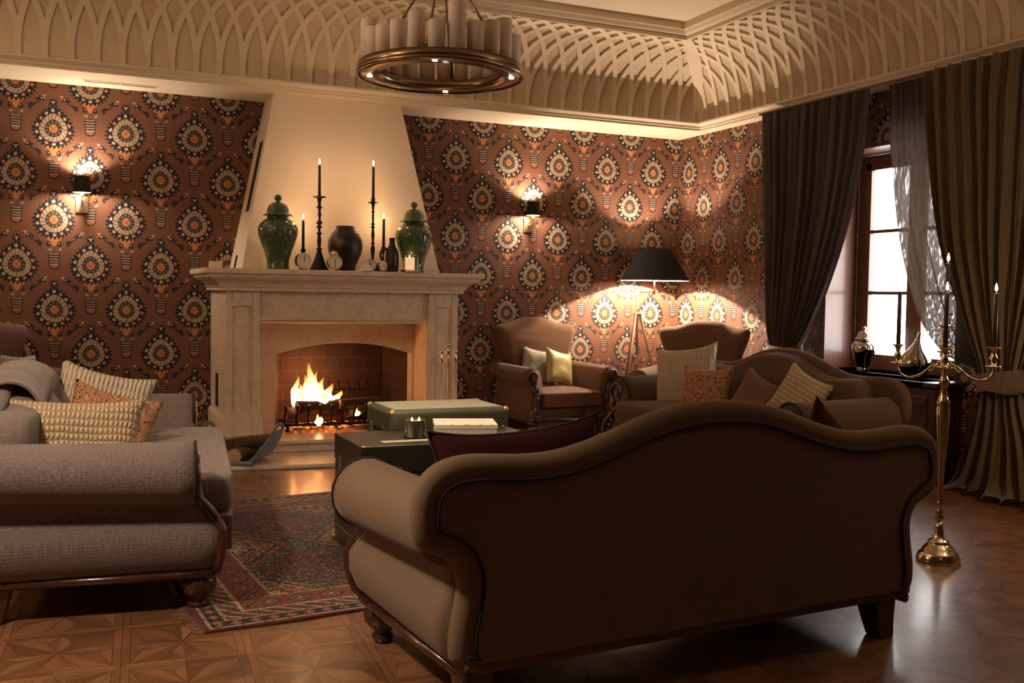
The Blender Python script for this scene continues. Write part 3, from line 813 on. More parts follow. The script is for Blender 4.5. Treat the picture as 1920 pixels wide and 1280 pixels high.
for i, (x, y, z, r, a, lb) in enumerate([(1.13, 7.20, .095, .050, -.62+PI/2, 'brown log lying lowest in the felt carrier'), (1.19, 7.24, .165, .046, .35, 'log lying across the top of the felt carrier'), (1.08, 7.20, .170, .034, .5, 'squared log with pale sawn end in the felt carrier')]):
    b = MB()
    if i == 2: st = MB(); b.box(-.16, .16, -.036, .036, -.036, .036); b.mi = [0, 0, 0, 0, 1, 1]
    else: log_mesh(b, .30, r, i*5+2)
    o = b.build('firewood_log', [M['oak'], M['logend']], bevel=.003 if i == 2 else 0); o.location = (x, y, z); o.rotation_euler = (0, 0, a); tag(o, lb, 'log', 'logs in the felt carrier')

# ================================================================== MANTEL OBJECTS
def flame(parent, z, s=1.0, lt=True):
    MB().lathe([(.0008, 0), (.0008, .012*s), (.0, .0125*s)], 6, (0, 0, z)).build('wick', M['wick'], parent)
    MB().lathe([(0, .006*s), (.0045*s, .012*s), (.0065*s, .019*s), (.0055*s, .028*s), (.003*s, .038*s), (0, .047*s)], 10, (0, 0, z)).build('flame', M['flame'], parent)
def taper(loc, z0, h, r, label, lit=True, mat='candle_dark', group=None, power=4.5):
    t = thing('taper_candle', label, 'candle', (loc[0], loc[1], z0), group=group)
    MB().lathe([(r, 0), (r*.98, h*.5), (r*.92, h-.004), (r*.7, h), (0, h-.002)], 14).build('wax', M[mat], t)
    if lit:
        flame(t, h)
        light('candle_light', (loc[0], loc[1], z0+h+.028), power, (1, .60, .32), .008)
    else: MB().lathe([(.001, 0), (.001, .01)], 6, (0, 0, h-.002)).build('wick', M['wick'], t)
    return t
# crackled green ginger jars
m, bb = newmat('crackled_green_glaze'); o_, x_, y_, z_ = coords()
v = X.T.nodes.new('ShaderNodeTexVoronoi'); v.feature = 'DISTANCE_TO_EDGE'; v.inputs['Scale'].default_value = 42; X.T.links.new(o_, v.inputs['Vector'])
cr = X(v.outputs['Distance'])
setin(bb.inputs['Base Color'], mixc(fmin(1.0, cr*14), (.022, .04, .015), mixc(nz(o_, 7, 3), (.042, .075, .030), (.075, .115, .045))))
bb.inputs['Roughness'].default_value = .13; bb.inputs['Coat Weight'].default_value = .6; bb.inputs['Coat Roughness'].default_value = .05
setin(bb.inputs['Normal'], bump(fmin(1.0, cr*8)+nz(o_, 120, 3)*.5, .35, .004)); M['crackle'] = m
def ginger(name, loc, s, label, mat, rz=0, group=None, flute=None):
    t = thing(name, label, 'jar', loc, rz, group)
    body = [(.085, 0), (.088, .012), (.082, .03), (.088, .08), (.105, .14), (.132, .21), (.150, .27), (.152, .31), (.140, .345), (.112, .375), (.088, .388), (.083, .395), (.083, .415)]
    lid = [(.112, .410), (.114, .416), (.100, .425), (.085, .435), (.082, .462), (.070, .490), (.045, .510), (.018, .517), (.013, .524), (.024, .532), (.030, .548), (.024, .564), (.010, .574), (0, .576)]
    MB().lathe([(r*s, z*s) for r, z in body], 40, flute=flute).build('body', mat, t)
    MB().lathe([(r*s, z*s) for r, z in lid], 40).build('lid', mat, t)
    return t
ginger('ginger_jar', (1.437, 7.60, MANT), .98, 'green crackle glazed lidded jar at the left end of the mantel', M['crackle'])
ginger('ginger_jar', (2.510, 7.60, MANT), .98, 'green crackle glazed lidded jar at the right end of the mantel', M['crackle'], .5)
# dark glazed vase
m, bb = newmat('dark_brown_mottled_glaze'); o_, x_, y_, z_ = coords()
setin(bb.inputs['Base Color'], mixc(nz(o_, 60, 4), (.008, .004, .003), (.035, .015, .009))); bb.inputs['Roughness'].default_value = .12
setin(bb.inputs['Normal'], bump(nz(o_, 55, 4, .7), .7, .006)); M['mottle'] = m
o = MB().lathe([(.075, 0), (.08, .01), (.085, .04), (.105, .09), (.128, .14), (.137, .19), (.132, .24), (.110, .285), (.080, .318), (.072, .328), (.074, .345), (.070, .350), (.064, .34), (.06, .30)], 36, cap=False).build('round_vase', M['mottle'])
o.location = (1.962, 7.63, MANT); tag(o, 'dark brown glossy mottled round vase in the middle of the mantel', 'vase')
# candlesticks
def stick(name, loc, prof, label, mat='iron', n=20):
    t = thing(name, label, 'candlestick', loc)
    MB().lathe(prof[0], 4 if False else 20).build('foot', M[mat], t); MB().lathe(prof[1], n).build('stem', M[mat], t); MB().lathe(prof[2], n).build('drip_plate', M[mat], t); return t
ring = lambda z, r, w=.012: [(r*.45, z-w), (r, z), (r*.45, z+w)]
p1 = [[(.078, 0), (.078, .006), (.060, .03), (.040, .075), (.026, .12), (.018, .15)],
      [(.016, .15)]+ring(.165, .026)+[(.012, .19), (.017, .23), (.012, .265)]+ring(.285, .024)+[(.010, .31)]+ring(.335, .024)+ring(.37, .028, .016)+[(.010, .40), (.016, .43), (.010, .46)]+ring(.485, .026)+[(.012, .52), (.018, .555)],
      [(.012, .552), (.020, .556), (.050, .562), (.052, .568), (.020, .570), (.013, .575), (.013, .566), (0, .566)]]
stick('tall_candlestick', (1.757, 7.63, MANT), p1, 'tall black turned candlestick left of the round vase')
taper((1.757, 7.63), MANT+.566, .245, .0115, 'dark lit taper in the tall candlestick left of the round vase')
p2 = [[(.060, 0), (.060, .005), (.045, .02), (.025, .04), (.014, .07)],
      [(.012, .07)]+[(.009, .12), (.014, .15), (.018, .18), (.010, .21)]+ring(.225, .018, .008)+[(.009, .25), (.014, .29), (.009, .33)]+ring(.35, .020, .008)+ring(.375, .018, .008)+[(.009, .42), (.009, .45)]+ring(.47, .016, .008)+[(.010, .50), (.012, .52), (.018, .535)],
      [(.012, .535), (.038, .538), (.040, .545), (.018, .548), (.014, .56), (.020, .572), (.012, .574), (.012, .56), (0, .56)]]
stick('tall_candlestick', (2.180, 7.62, MANT), p2, 'tall slim black candlestick right of the round vase')
taper((2.180, 7.62), MANT+.56, .265, .0115, 'dark lit taper in the slim candlestick right of the round vase')
p3 = [[(.040, 0), (.040, .006), (.02, .015), (.008, .03)], [(.007, .03), (.006, .10), (.010, .115), (.014, .13)], [(.010, .13), (.015, .135), (.021, .160), (.022, .163), (.012, .162), (.012, .15), (0, .15)]]
stick('short_candlestick', (1.640, 7.66, MANT), p3, 'short dark candlestick behind the pale alarm clock')
taper((1.640, 7.66), MANT+.150, .235, .0115, 'dark lit taper beside the left green jar')
p4 = [[(.040, 0), (.040, .006), (.02, .015), (.008, .03)], [(.007, .03), (.006, .14), (.010, .155), (.014, .17)], [(.010, .17), (.015, .175), (.021, .2), (.022, .203), (.012, .202), (.012, .19), (0, .19)]]
stick('short_candlestick', (2.292, 7.70, MANT), p4, 'short dark candlestick behind the brown jug')
tp = taper((2.292, 7.70), MANT+.19, .235, .0115, 'dark lit taper beside the brown jug on the mantel')
# clocks
M['hands'] = simple('clock_black_print', (.02, .015, .012), .5)
def clock(loc, r, rz, label, bell=False, foot=True, time=(0, 0)):
    t = thing('alarm_clock', label, 'clock', loc, rz)
    def disc(b, rr, y0, y1, n=32): b.prism([(rr*math.cos(2*PI*i/n), r+.008+rr*math.sin(2*PI*i/n)) for i in range(n)], y0, y1, 'y')
    b = MB(); disc(b, r*.97, -.018, .03); b.build('case', M['nickel'], t, bevel=.008)
    b = MB(); b.tube([(r*.95*math.cos(2*PI*i/32), -.018, r+.008+r*.95*math.sin(2*PI*i/32)) for i in range(32)], r*.075, 8, closed=True); b.build('bezel', M['nickel'], t)
    b = MB(); disc(b, r*.87, -.0195, -.018); fc = b.build('dial', M['clockface'], t)
    b = MB()
    for k in range(12):
        a = 2*PI*k/12; cx, cz = r*.70*math.sin(a), r+.008+r*.70*math.cos(a); s = r*.055
        b.box(cx-s*.5, cx+s*.5, -.0205, -.0195, cz-s*1.5, cz+s*1.5)
    for a, ln, wd in ((time[0], .42, .05), (time[1], .62, .035)):
        q = len(b.v); b.box(-r*wd, r*wd, -.0215, -.0205, -r*.1, r*ln); b.xf(Matrix.Translation((0, 0, r+.008)) @ Matrix.Rotation(a, 4, 'Y'), q)
    b.build('numerals_and_hands', M['hands'], fc)
    if foot:
        for sx in (-1, 1): MB().tube([(sx*r*.45, 0, r*.2), (sx*r*.75, 0, 0)], [.006, .004], 8).build('foot', M['nickel'], t)
    if bell:
        MB().lathe([(.030, 0), (.032, .006), (.024, .02), (.008, .028), (0, .029)], 18, (0, .006, r*2+.006)).build('bell', M['nickel'], t)
        MB().tube([(-.03, .006, 2*r-.01), (-.034, .006, 2*r+.012), (-.012, .006, 2*r+.042), (.012, .006, 2*r+.042), (.034, .006, 2*r+.012), (.03, .006, 2*r-.01)], .003, 6).build('handle', M['nickel'], t)
clock((1.605, 7.50, MANT), .060, .30, 'round pale faced alarm clock beside the left green jar', time=(0, 0))
clock((1.845, 7.50, MANT), .056, .1, 'nickel alarm clock with top bell in front of the round vase', bell=True, time=(.1, PI))
clock((2.135, 7.53, MANT), .044, -.2, 'small dim alarm clock behind the white bust', time=(-.6, .7))
clock((2.235, 7.55, MANT), .040, .4, 'small tilted alarm clock between slim candlestick and jug', time=(1, 2.5), foot=False)
# bust
M['marble'] = simple('white_plaster', (.80, .72, .58), .5, var=.04)
b = MB()
b.grid(lambda u, v: ((.046*(1-v)**.6+.010)*math.cos(2*PI*u)*(1 if v < .85 else .9), (.022*(1-v)+.010)*math.sin(2*PI*u), .004+.058*v), 20, 10, closeu=True)
b.add([(0, 0, .004)], []); b.lathe([(.011, .055), (.010, .066), (.012, .070)], 12)
b.ball((0, -.002, .088), .021, 18, 14, (.88, 1.0, 1.25)); b.ball((0, -.020, .083), .004, 8, 6, (.7, 1, 1.3)); b.ball((0, .010, .094), .016, 14, 10, (1, .9, 1)); b.ball((-.006, -.0165, .088), .0026, 6, 5); b.ball((.006, -.0165, .088), .0026, 6, 5); b.ball((0, -.018, .075), .0035, 6, 5, (1.3, .7, .5))
for sx in (-1, 1): b.ball((sx*.016, 0, .085), .004, 6, 5, (.5, 1, 1.3))
b.box(-.04, .04, -.02, .02, 0, .006)
o = b.build('portrait_bust', M['marble'], sub=1); o.location = (2.08, 7.46, MANT); tag(o, 'small white female bust standing in front of the slim candlestick', 'bust')
# jug
t = thing('stoneware_jug', 'dark brown glazed jug with loop handle beside the right green jar', 'jug', (2.325, 7.58, MANT))
MB().lathe([(.044, 0), (.050, .006), (.054, .06), (.054, .13), (.048, .17), (.030, .20), (.022, .225), (.022, .262), (.026, .268), (.020, .27), (.016, .262)], 26).build('body', M['mottle'], t)
MB().tube(smooth_line([(-.05, 0, .075), (-.075, 0, .09), (-.092, 0, .125), (-.085, 0, .165), (-.06, 0, .18), (-.04, 0, .178)], 5), .011, 10).build('handle', M['mottle'], t)
# lantern: square glass holder with a fat white candle
t = thing('glass_lantern', 'small square glass tealight lantern holding a white pillar candle', 'lantern', (2.435, 7.47, MANT))
MB().box(-.055, .055, -.055, .055, .004, .016).box(-.045, .045, -.045, .045, 0, .004).build('base', M['brass'], t, bevel=.002)
b = MB()
for sx in (-1, 1):
    for sy in (-1, 1): b.box(sx*.053-.002, sx*.053+.002, sy*.053-.002, sy*.053+.002, .016, .135)
for z in (.016, .135):
    for s in (-1, 1): b.box(-.055, .055, s*.053-.002, s*.053+.002, z-.002, z+.002); b.box(s*.053-.002, s*.053+.002, -.055, .055, z-.002, z+.002)
b.build('frame', M['brass'], t)
b = MB()
for s in (-1, 1): b.box(-.052, .052, s*.053-.0006, s*.053+.0006, .018, .133); b.box(s*.053-.0006, s*.053+.0006, -.052, .052, .018, .133)
b.build('glass_panel', glass('clear_lantern_glass'), t)
m, bb = newmat('glowing_white_wax'); bb.inputs['Base Color'].default_value = (.85, .75, .60, 1); bb.inputs['Roughness'].default_value = .5
bb.inputs['Subsurface Weight'].default_value = .3; bb.inputs['Emission Color'].default_value = (1, .62, .33, 1); bb.inputs['Emission Strength'].default_value = .55; M['waxlit'] = m
t = thing('pillar_candle', 'short fat ivory pillar candle inside the square glass lantern', 'candle', (2.435, 7.47, MANT+.0165))
MB().lathe([(.038, 0), (.040, .003), (.040, .096), (.037, .099), (.02, .096), (0, .095)], 24).build('wax', M['waxlit'], t); flame(t, .095, .5)
# small white device on the mantel end
t = thing('wireless_sensor', 'small cream plastic box at the far left end of the mantel', 'device', (.985, 7.62, MANT))
MB().box(-.047, .047, -.02, .02, 0, .052).build('case', M['plaster'], t, bevel=.008, seg=3)
MB().box(-.022, .018, -.0215, -.0195, .044, .046).build('slot', simple('small_grey_slot', (.25, .18, .12), .7), t)

# ================================================================== SEATING
def mirror_outline(half):
    return [(-x, z) for x, z in half[::-1] if x > 1e-6]+half
def inset(poly, d):
    n = len(poly); out = []
    for i in range(n):
        a, b, c = Vector(poly[i-1]), Vector(poly[i]), Vector(poly[(i+1) % n])
        t = (c-a); t = t.normalized() if t.length > 0 else Vector((1, 0)); out.append((b.x+(-t.y)*d, b.y+t.x*d))
    return out
def rcushion(b, x0, x1, y0, y1, z0, z1, crown=.03, r=.035, edge=.012):
    """upholstered seat cushion: rounded box with a crowned top"""
    cx, cy, cz = (x0+x1)/2, (y0+y1)/2, (z0+z1)/2; hx, hy, hz = (x1-x0)/2, (y1-y0)/2, (z1-z0)/2
    def sup(t, e): c, s = math.cos(t), math.sin(t); return math.copysign(abs(c)**e, c), math.copysign(abs(s)**e, s)
    def fn(u, v):
        a, bb = sup(2*PI*u, .09); c, s = sup(-PI/2+PI*v, .22)
        x, y = hx*a*c, hy*bb*c; z = hz*s
        q = max(0, 1-(x/hx)**2)*max(0, 1-(y/hy)**2)
        return (cx+x, cy+y, cz+z+(crown*q if s > 0 else 0))
    b.grid(fn, 96, 26, True, closeu=True)
SOFA_HALF = [(0, .912), (.10, .908), (.20, .894), (.30, .868), (.40, .834), (.50, .804), (.60, .784), (.70, .779), (.80, .785), (.88, .789), (.95, .781), (1.005, .757), (1.04, .718), (1.058, .665), (1.06, .60), (1.045, .555), (1.01, .525), (.965, .505), (.93, .475), (.915, .425), (.922, .36), (.937, .28), (.935, .21), (.905, .155)]
def make_sofa(name, label, fab, pipe, wd, loc, rz, seat_ext=.08):
    t = thing(name, label, 'sofa', loc, rz)
    half = [tuple(p) for p in smooth_line([(x, z, 0) for x, z in SOFA_HALF], 3)]; half = [(p[0], p[1]) for p in half]
    left = [(-x, z) for x, z in half[::-1]]
    full = left[:-1]+half                       # open outline from bottom left over the top to bottom right
    ins = inset(full+[(.0, .15)], -.034)[:-1]
    ins = [(x, z) for x, z in ins]
    b = MB(); b.prism(ins, .012, .085, 'y'); b.build('back_panel', fab, t)
    n0 = 14
    tc = inset(full+[(.0, .15)], -.036)[:-1]
    b = MB(); b.tube([(x, .050, z) for x, z in tc], .040, 14)
    b.build('back_roll', fab, t, sub=0)
    ins2 = inset(full+[(.0, .15)], -.066)[:-1]
    b = MB(); b.tube([(x, .008, z) for x, z in ins2], .0055, 8); b.build('piping', pipe, t)
    # inside back cushion
    pad = [(x*.80, .30+(z-.30)*.965) for x, z in full if z > .70]
    pad = [(pad[0][0], .32)]+pad+[(pad[-1][0], .32)]
    m_ = len(pad); b = MB(); rows = []
    for y, k in ((.06, 1.0), (.13, .995), (.185, .975), (.21, .94)):
        rows.append([(x*k, y, .32+(z-.32)*k) for x, z in pad])
    b.add([p for r_ in rows for p in r_], [(j*m_+i, j*m_+i+1, (j+1)*m_+i+1, (j+1)*m_+i) for j in range(3) for i in range(m_-1)]+[tuple(3*m_+i for i in range(m_))], True)
    b.build('backrest', fab, t)
    # arms
    def yf(z): q = max(0, min(1, (.47-z)/.14)); return .805+.095*q*q*(3-2*q)-.02*max(0, (.25-z)/.1)
    for s in (-1, 1):
        def prof_at(q):
            zc_ = lerp(.575, .548, q); r = lerp(.105, .120, q); xc = lerp(.930, .925, q)
            P = [(.89, .15), (.930, .19), (.958, .26), (.957, .32), (.93, .38), (.912, zc_-r*.80)]
            for k in range(13):
                a = math.radians(-72+k*17.5); P.append((xc+r*math.cos(a), zc_+r*math.sin(a)))
            P += [(.80, zc_+r*.62), (.765, zc_-.02), (.75, .45), (.745, .30), (.745, .15)]
            return P
        b = MB(); ny = 12; rows = []
        for j in range(ny+1):
            q = j/ny; P = prof_at(q); rows.append([(s*x, lerp(.06, yf(z), q), z) for x, z in P])
        m_ = len(rows[0])
        b.add([p for r_ in rows for p in r_], [(j*m_+i, j*m_+(i+1) % m_, (j+1)*m_+(i+1) % m_, (j+1)*m_+i) for j in range(ny) for i in range(m_)]+[tuple(range(m_)), tuple(ny*m_+i for i in range(m_))], True)
        arm = b.build('arm', fab, t)
        P = prof_at(1)
        b = MB(); b.tube([(s*x, yf(z)+.004, z) for x, z in P[:-3]], .007, 8); b.build('arm_piping', pipe, arm)
        # carved scroll facing
        b = MB(); zc_, r = .548, .120
        sp = [(s*(.93+(r*.78*(1-k/30))*math.cos(math.radians(-70+k*22))), .812, zc_+(r*.78*(1-k/30))*math.sin(math.radians(-70+k*22))) for k in range(26)]
        b.tube(sp, [.017*(1-.02*k) for k in range(26)], 8)
        b.tube(smooth_line([(s*.912, yf(.445)+.006, .445), (s*.925, yf(.39)+.006, .39), (s*.945, yf(.33)+.006, .33), (s*.950, yf(.26)+.006, .26), (s*.93, yf(.19)+.006, .19), (s*.90, yf(.155)+.006, .155)], 5), [.020]*26, 8)
        for k in range(8): b.ball((s*(.83+.012*k), yf(.50-.035*k)+.004, .50-.035*k), .016, 10, 6, (1.5, .6, .8))
        b.ball((s*.93, .815, zc_), .026, 12, 8, (1, .6, 1))
        for k in range(6): b.ball((s*.93+.024*math.cos(k*PI/3), .82, zc_+.024*math.sin(k*PI/3)), .009, 8, 6)
        b.build('carved_scroll', wd, arm)
        b = MB(); b.tube([(s*.895, .02, .152), (s*.908, .5, .150), (s*.912, .87, .150)], .017, 10); b.build('side_rail', wd, t)
    # seat
    b = MB(); b.box(-.89, .89, .03, .87, .150, .20); b.box(-.76, .76, .2, .955, .20, .345); b.build('seat_base', fab, t, bevel=.01)
    b = MB(); rcushion(b, -.755, .755, .20, .88+seat_ext, .345, .515, .025); b.build('seat_cushion', fab, t)
    b = MB(); b.tube([(-.86, .89, .175), (-.4, .90, .182), (0, .905, .175), (.4, .90, .182), (.86, .89, .175)], .022, 10)
    for k in range(9): b.ball((-.12+.03*k, .915, .175), .016-.0025*abs(k-4), 8, 6)
    b.build('front_rail', wd, t)
    # legs
    for s in (-1, 1):
        b = MB(); b.lathe([(.050, .155), (.056, .150), (.048, .142), (.060, .128), (.068, .102), (.062, .074), (.042, .050), (.028, .038), (.040, .028), (.042, .016), (.030, .004), (.030, 0)][::-1], 48, flute=lambda a, k: 1+(.07*abs(math.sin(a*8)) if 4 < k < 10 else 0))
        o = b.build('bun_foot', wd, t); o.location = (s*.85, .82, 0)
        b = MB(); st = []
        for z, x0, y0, h in ((.16, -.01, .01, .052), (.10, -.012, .006, .048), (.045, -.010, -.002, .041), (0, -.006, -.010, .036)):
            st.append([(s*(.85+x0)+sx*h, .10+y0+sy*h, z) for sx, sy in ((-1, -1), (1, -1), (1, 1), (-1, 1))])
        b.add([p for r_ in st for p in r_], [(j*4+i, j*4+(i+1) % 4, j*4+4+(i+1) % 4, j*4+4+i) for j in range(3) for i in range(4)]+[(0, 1, 2, 3), (12, 13, 14, 15)])
        b.build('rear_leg', wd, t, bevel=.006)
    return t
make_sofa('camelback_sofa', 'tan camelback sofa seen from behind in the right foreground', M['sofa_tan'], M['piping'], M['carved'], (1.925, 2.635, 0), math.radians(3.8))
make_sofa('camelback_sofa', 'sofa at the left, toned grey as by daylight, with its rolled arm nearest', M['sofa_grey'], M['piping'], M['carved'], (-.272, 4.955, 0), math.radians(-96))
make_sofa('camelback_sofa', 'dark brown camelback sofa along the window side facing the hearth', M['sofa_brown'], M['piping'], M['carved'], (4.47, 5.36, 0), math.radians(91))

CH_HALF = [(0, 1.045), (.08, 1.043), (.15, 1.03), (.21, 1.005), (.28, .988), (.34, .985), (.385, .975), (.402, .94), (.395, .89), (.37, .82), (.345, .75), (.325, .68), (.31, .60), (.305, .50), (.305, .25)]
def make_chair(label, fab, wd, loc, rz, up_=0):
    t = thing('armchair', label, 'armchair', loc, rz, 'high backed armchairs by the wallpapered walls')
    half = [(p[0], p[1]) for p in smooth_line([(x, z, 0) for x, z in CH_HALF], 3)]
    full = [(-x, z) for x, z in half[::-1]][:-1]+half
    cz = .62; rows = []
    for y, k in ((.0, .93), (.012, .975), (.04, 1.0), (.085, .995), (.12, .96), (.14, .90), (.145, .80)):
        rows.append([(x*k, y+.10*(1-(cz+(z-cz)*k-.25)/.8)+.05*(abs(x)/.4)**2*(1 if z > .6 else 0), cz+(z-cz)*k) for x, z in full])
    m_ = len(full); b = MB(); nr = len(rows)
    b.add([p for r_ in rows for p in r_], [(j*m_+i, j*m_+(i+1) % m_, (j+1)*m_+(i+1) % m_, (j+1)*m_+i) for j in range(nr-1) for i in range(m_)]+[tuple(range(m_)), tuple((nr-1)*m_+i for i in range(m_))], True)
    b.build('backrest', fab, t)
    for s in (-1, 1):
        def P_(q):
            zc_, r, xc = lerp(.58, .555, q)+up_, lerp(.062, .078, q), .395
            P = [(.40, .17), (.405, .30), (.395, .42), (.385, zc_-r*.85)]
            for k in range(12): a = math.radians(-70+k*19); P.append((xc+r*math.cos(a), zc_+r*math.sin(a)))
            return P+[(.31, zc_), (.30, .45), (.30, .17)]
        b = MB(); rows = []; ny = 10
        for j in range(ny+1):
            q = j/ny; rows.append([(s*x, lerp(.10, .80-.10*max(0, (.5-z))*1.0, q), z) for x, z in P_(q)])
        m_ = len(rows[0])
        b.add([p for r_ in rows for p in r_], [(j*m_+i, j*m_+(i+1) % m_, (j+1)*m_+(i+1) % m_, (j+1)*m_+i) for j in range(ny) for i in range(m_)]+[tuple(range(m_)), tuple(ny*m_+i for i in range(m_))], True)
        arm = b.build('arm', fab, t)
        b = MB(); zc_, r = .555+up_, .078
        sp = [(s*(.395+(r*.72*(1-k/24))*math.cos(math.radians(-60+k*25))), .806, zc_+(r*.72*(1-k/24))*math.sin(math.radians(-60+k*25))) for k in range(20)]
        b.tube(sp, .013, 8); b.ball((s*.395, .81, zc_), .022, 12, 8, (1, .6, 1))
        for k in range(6): b.ball((s*.395+.022*math.cos(k*PI/3), .815, zc_+.022*math.sin(k*PI/3)), .008, 8, 6)
        ln = smooth_line([(s*.385, .802, .49), (s*.365, .80, .43), (s*.355, .792, .37), (s*.362, .785, .30), (s*.385, .785, .235), (s*.40, .79, .18)], 5)
        b.tube(ln, [.020+.012*abs(math.sin(k*.42)) for k in range(len(ln))], 10)
        for z, r_ in ((.43, .032), (.395, .026)): b.ball((s*.362, .80, z), r_, 12, 8, (1, .8, .45))
        for k in range(4): b.ball((s*(.35-.035*k), .80, .215-.008*k), .026-.004*k, 10, 6, (1.2, .7, .8))
        b.build('carved_scroll', wd, arm)
    b = MB(); b.box(-.31, .31, .10, .77, .165, .28); b.build('seat_base', fab, t, bevel=.01)
    b = MB(); rcushion(b, -.298, .298, .20, .825, .285, .425, .02); c_ = b.build('seat_cushion', fab, t)
    b = MB(); b.tube([(-.36, .785, .185), (-.2, .80, .195), (0, .81, .18), (.2, .80, .195), (.36, .785, .185)], .024, 10); b.build('front_rail', wd, t)
    for s in (-1, 1):
        b = MB(); b.lathe([(.026, 0), (.028, .01), (.018, .025), (.040, .05), (.052, .08), (.044, .11), (.022, .125), (.045, .14), (.048, .175)], 24); o = b.build('bun_foot', wd, t); o.location = (s*.36, .74, 0)
        b = MB(); b.lathe([(.018, 0), (.024, .08), (.030, .175)], 4); o = b.build('rear_leg', wd, t); o.location = (s*.34, .14, 0)
    return t
make_chair('cinnamon wool armchair beside the fireplace holding a gold pillow', M['chair'], M['carved'], (3.90, 8.38, 0), math.radians(184))
make_chair('cinnamon wool armchair in the corner right of the floor lamp', M['chair'], M['carved'], (5.22, 7.42, 0), math.radians(131))
make_chair('mauve brown armchair at the far left edge against the wallpaper', M['chair_m'], M['carved'], (-.71, 7.95, 0), math.radians(-153), .055)

# ------------------------------------------------------------------ pillows
def pillow(name, label, w_, h_, d_, mat, loc, rot, pipe=None, pinch=.10, cat='pillow', fold=0, seed=0, ears=.0, group=None):
    t = thing(name, label, cat, loc, rot=rot, group=group)
    n = 22
    def pt(u, v, side):
        eu, ev = abs(u), abs(v)
        x = u*w_/2*(1-pinch*(1-v*v)*u*u); z = v*h_/2*(1-pinch*(1-u*u)*v*v)
        z += ears*eu**3*ev**3*(1 if v > 0 else -1)*h_*.5
        th = d_/2*((1-u**4)*(1-v**4))**.55*(1-.15*(eu*ev))
        th *= 1+.16*noise.noise(Vector((u*1.7+seed, v*1.7, seed*2.3+side)))
        bend = fold*(u*u*.5+v*v*.3)
        return (x, side*th+bend, z)
    b = MB()
    for side in (-1, 1): b.grid(lambda a, c: pt(2*a-1, 2*c-1, side), n, n, True)
    b.build('cover', mat, t)
    if pipe:
        L_ = [pt(-1+2*k/14, -1, 0) for k in range(14)]+[pt(1, -1+2*k/14, 0) for k in range(14)]+[pt(1-2*k/14, 1, 0) for k in range(14)]+[pt(-1, 1-2*k/14, 0) for k in range(14)]
        MB().tube(L_, .006, 8, closed=True).build('piping', pipe, t)
    return t
# ------------------------------------------------------------------ trunks and what stands on them
def trunk(name, label, x0, x1, y0, y1, z1, mat, strip, top=None, round_=.012, rz=0, studs=True):
    cx, cy = (x0+x1)/2, (y0+y1)/2; t = thing(name, label, 'trunk', (cx, cy, 0), rz)
    hx, hy = (x1-x0)/2, (y1-y0)/2; zl = z1-.13
    MB().box(-hx, hx, -hy, hy, .012, zl-.002).build('body', mat, t, bevel=round_*.6)
    lid = MB().box(-hx-.003, hx+.003, -hy-.003, hy+.003, zl+.002, z1).build('lid', mat if not top else [mat, top][0], t, bevel=round_, seg=4)
    if top: MB().box(-hx+.03, hx-.03, -hy+.03, hy-.03, z1-.002, z1+.002).build('lit_top_canvas', top, lid, bevel=.001)
    b = MB()
    for sx in (-1, 1):
        for sy in (-1, 1): b.box(sx*hx-.016, sx*hx+.016, sy*hy-.016, sy*hy+.016, 0, .04)
    b.build('foot_cap', strip, t, bevel=.004)
    for sx in (-1, 1):
        for sy in (-1, 1):
            MB().ball((sx*(hx-.014), sy*(hy-.014), z1-.014), .0175, 12, 8).build('corner_cap', strip, lid)
    for f_ in (-.62, 0, .62):
        MB().box(f_*hx-.016, f_*hx+.016, -hy-.010, -hy+.0, zl-.045, zl+.03).lathe([(.008, 0), (.008, .006)], 10, (f_*hx, -hy-.012, zl-.02)).build('latch', strip, t, bevel=.002)
    for f_ in (-.5, .5): MB().box(-hx-.008, -hx, f_*hy-.012, f_*hy+.012, zl-.04, zl+.035).build('hasp', strip, t, bevel=.002)
    if studs:
        b = MB()
        for z in (.10, .25, zl-.06):
            for k in range(14): b.ball((-hx-.001, -hy+.04+k*(2*hy-.08)/13, z), .004, 6, 4)
        b.build('stud_row', strip, t)
    return t
M['trunk1'] = simple('worn_dark_green_leather', (.016, .017, .009), .38, var=.6, scale=7, bmp=.3, bscale=40, coat=.3)
M['trunk2'] = simple('olive_canvas_case', (.055, .056, .028), .42, var=.3, scale=12, bmp=.3, bscale=80, coat=.2)
M['canvas'] = simple('lightened_olive_canvas', (.33, .31, .22), .6, var=.12, scale=20)  # case top lightened for the chandelier spots above, its sides darkened to suit
M['cap'] = simple('tarnished_brass_caps', (.55, .42, .22), .35, .9, var=.3, scale=30)
trunk('storage_trunk', 'low dark green leather trunk with brass latches used as coffee table', 1.203, 2.12, 4.36, 4.85, .55, M['trunk1'], M['cap'], round_=.006)
trunk('olive_suitcase', 'taller olive green case with top toned as lit from above standing behind the dark trunk', 1.50, 2.165, 4.89, 5.33, .645, M['trunk2'], M['cap'], M['canvas'], .03, studs=False)
o = MB().box(-.13, .13, -.03, .03, 0, .0012).build('paper_label', simple('yellowed_paper', (.42, .38, .22), .6), bevel=0); o.location = (1.46, 4.47, .551); tag(o, 'worn pale label strip stuck on the dark trunk lid', 'label')
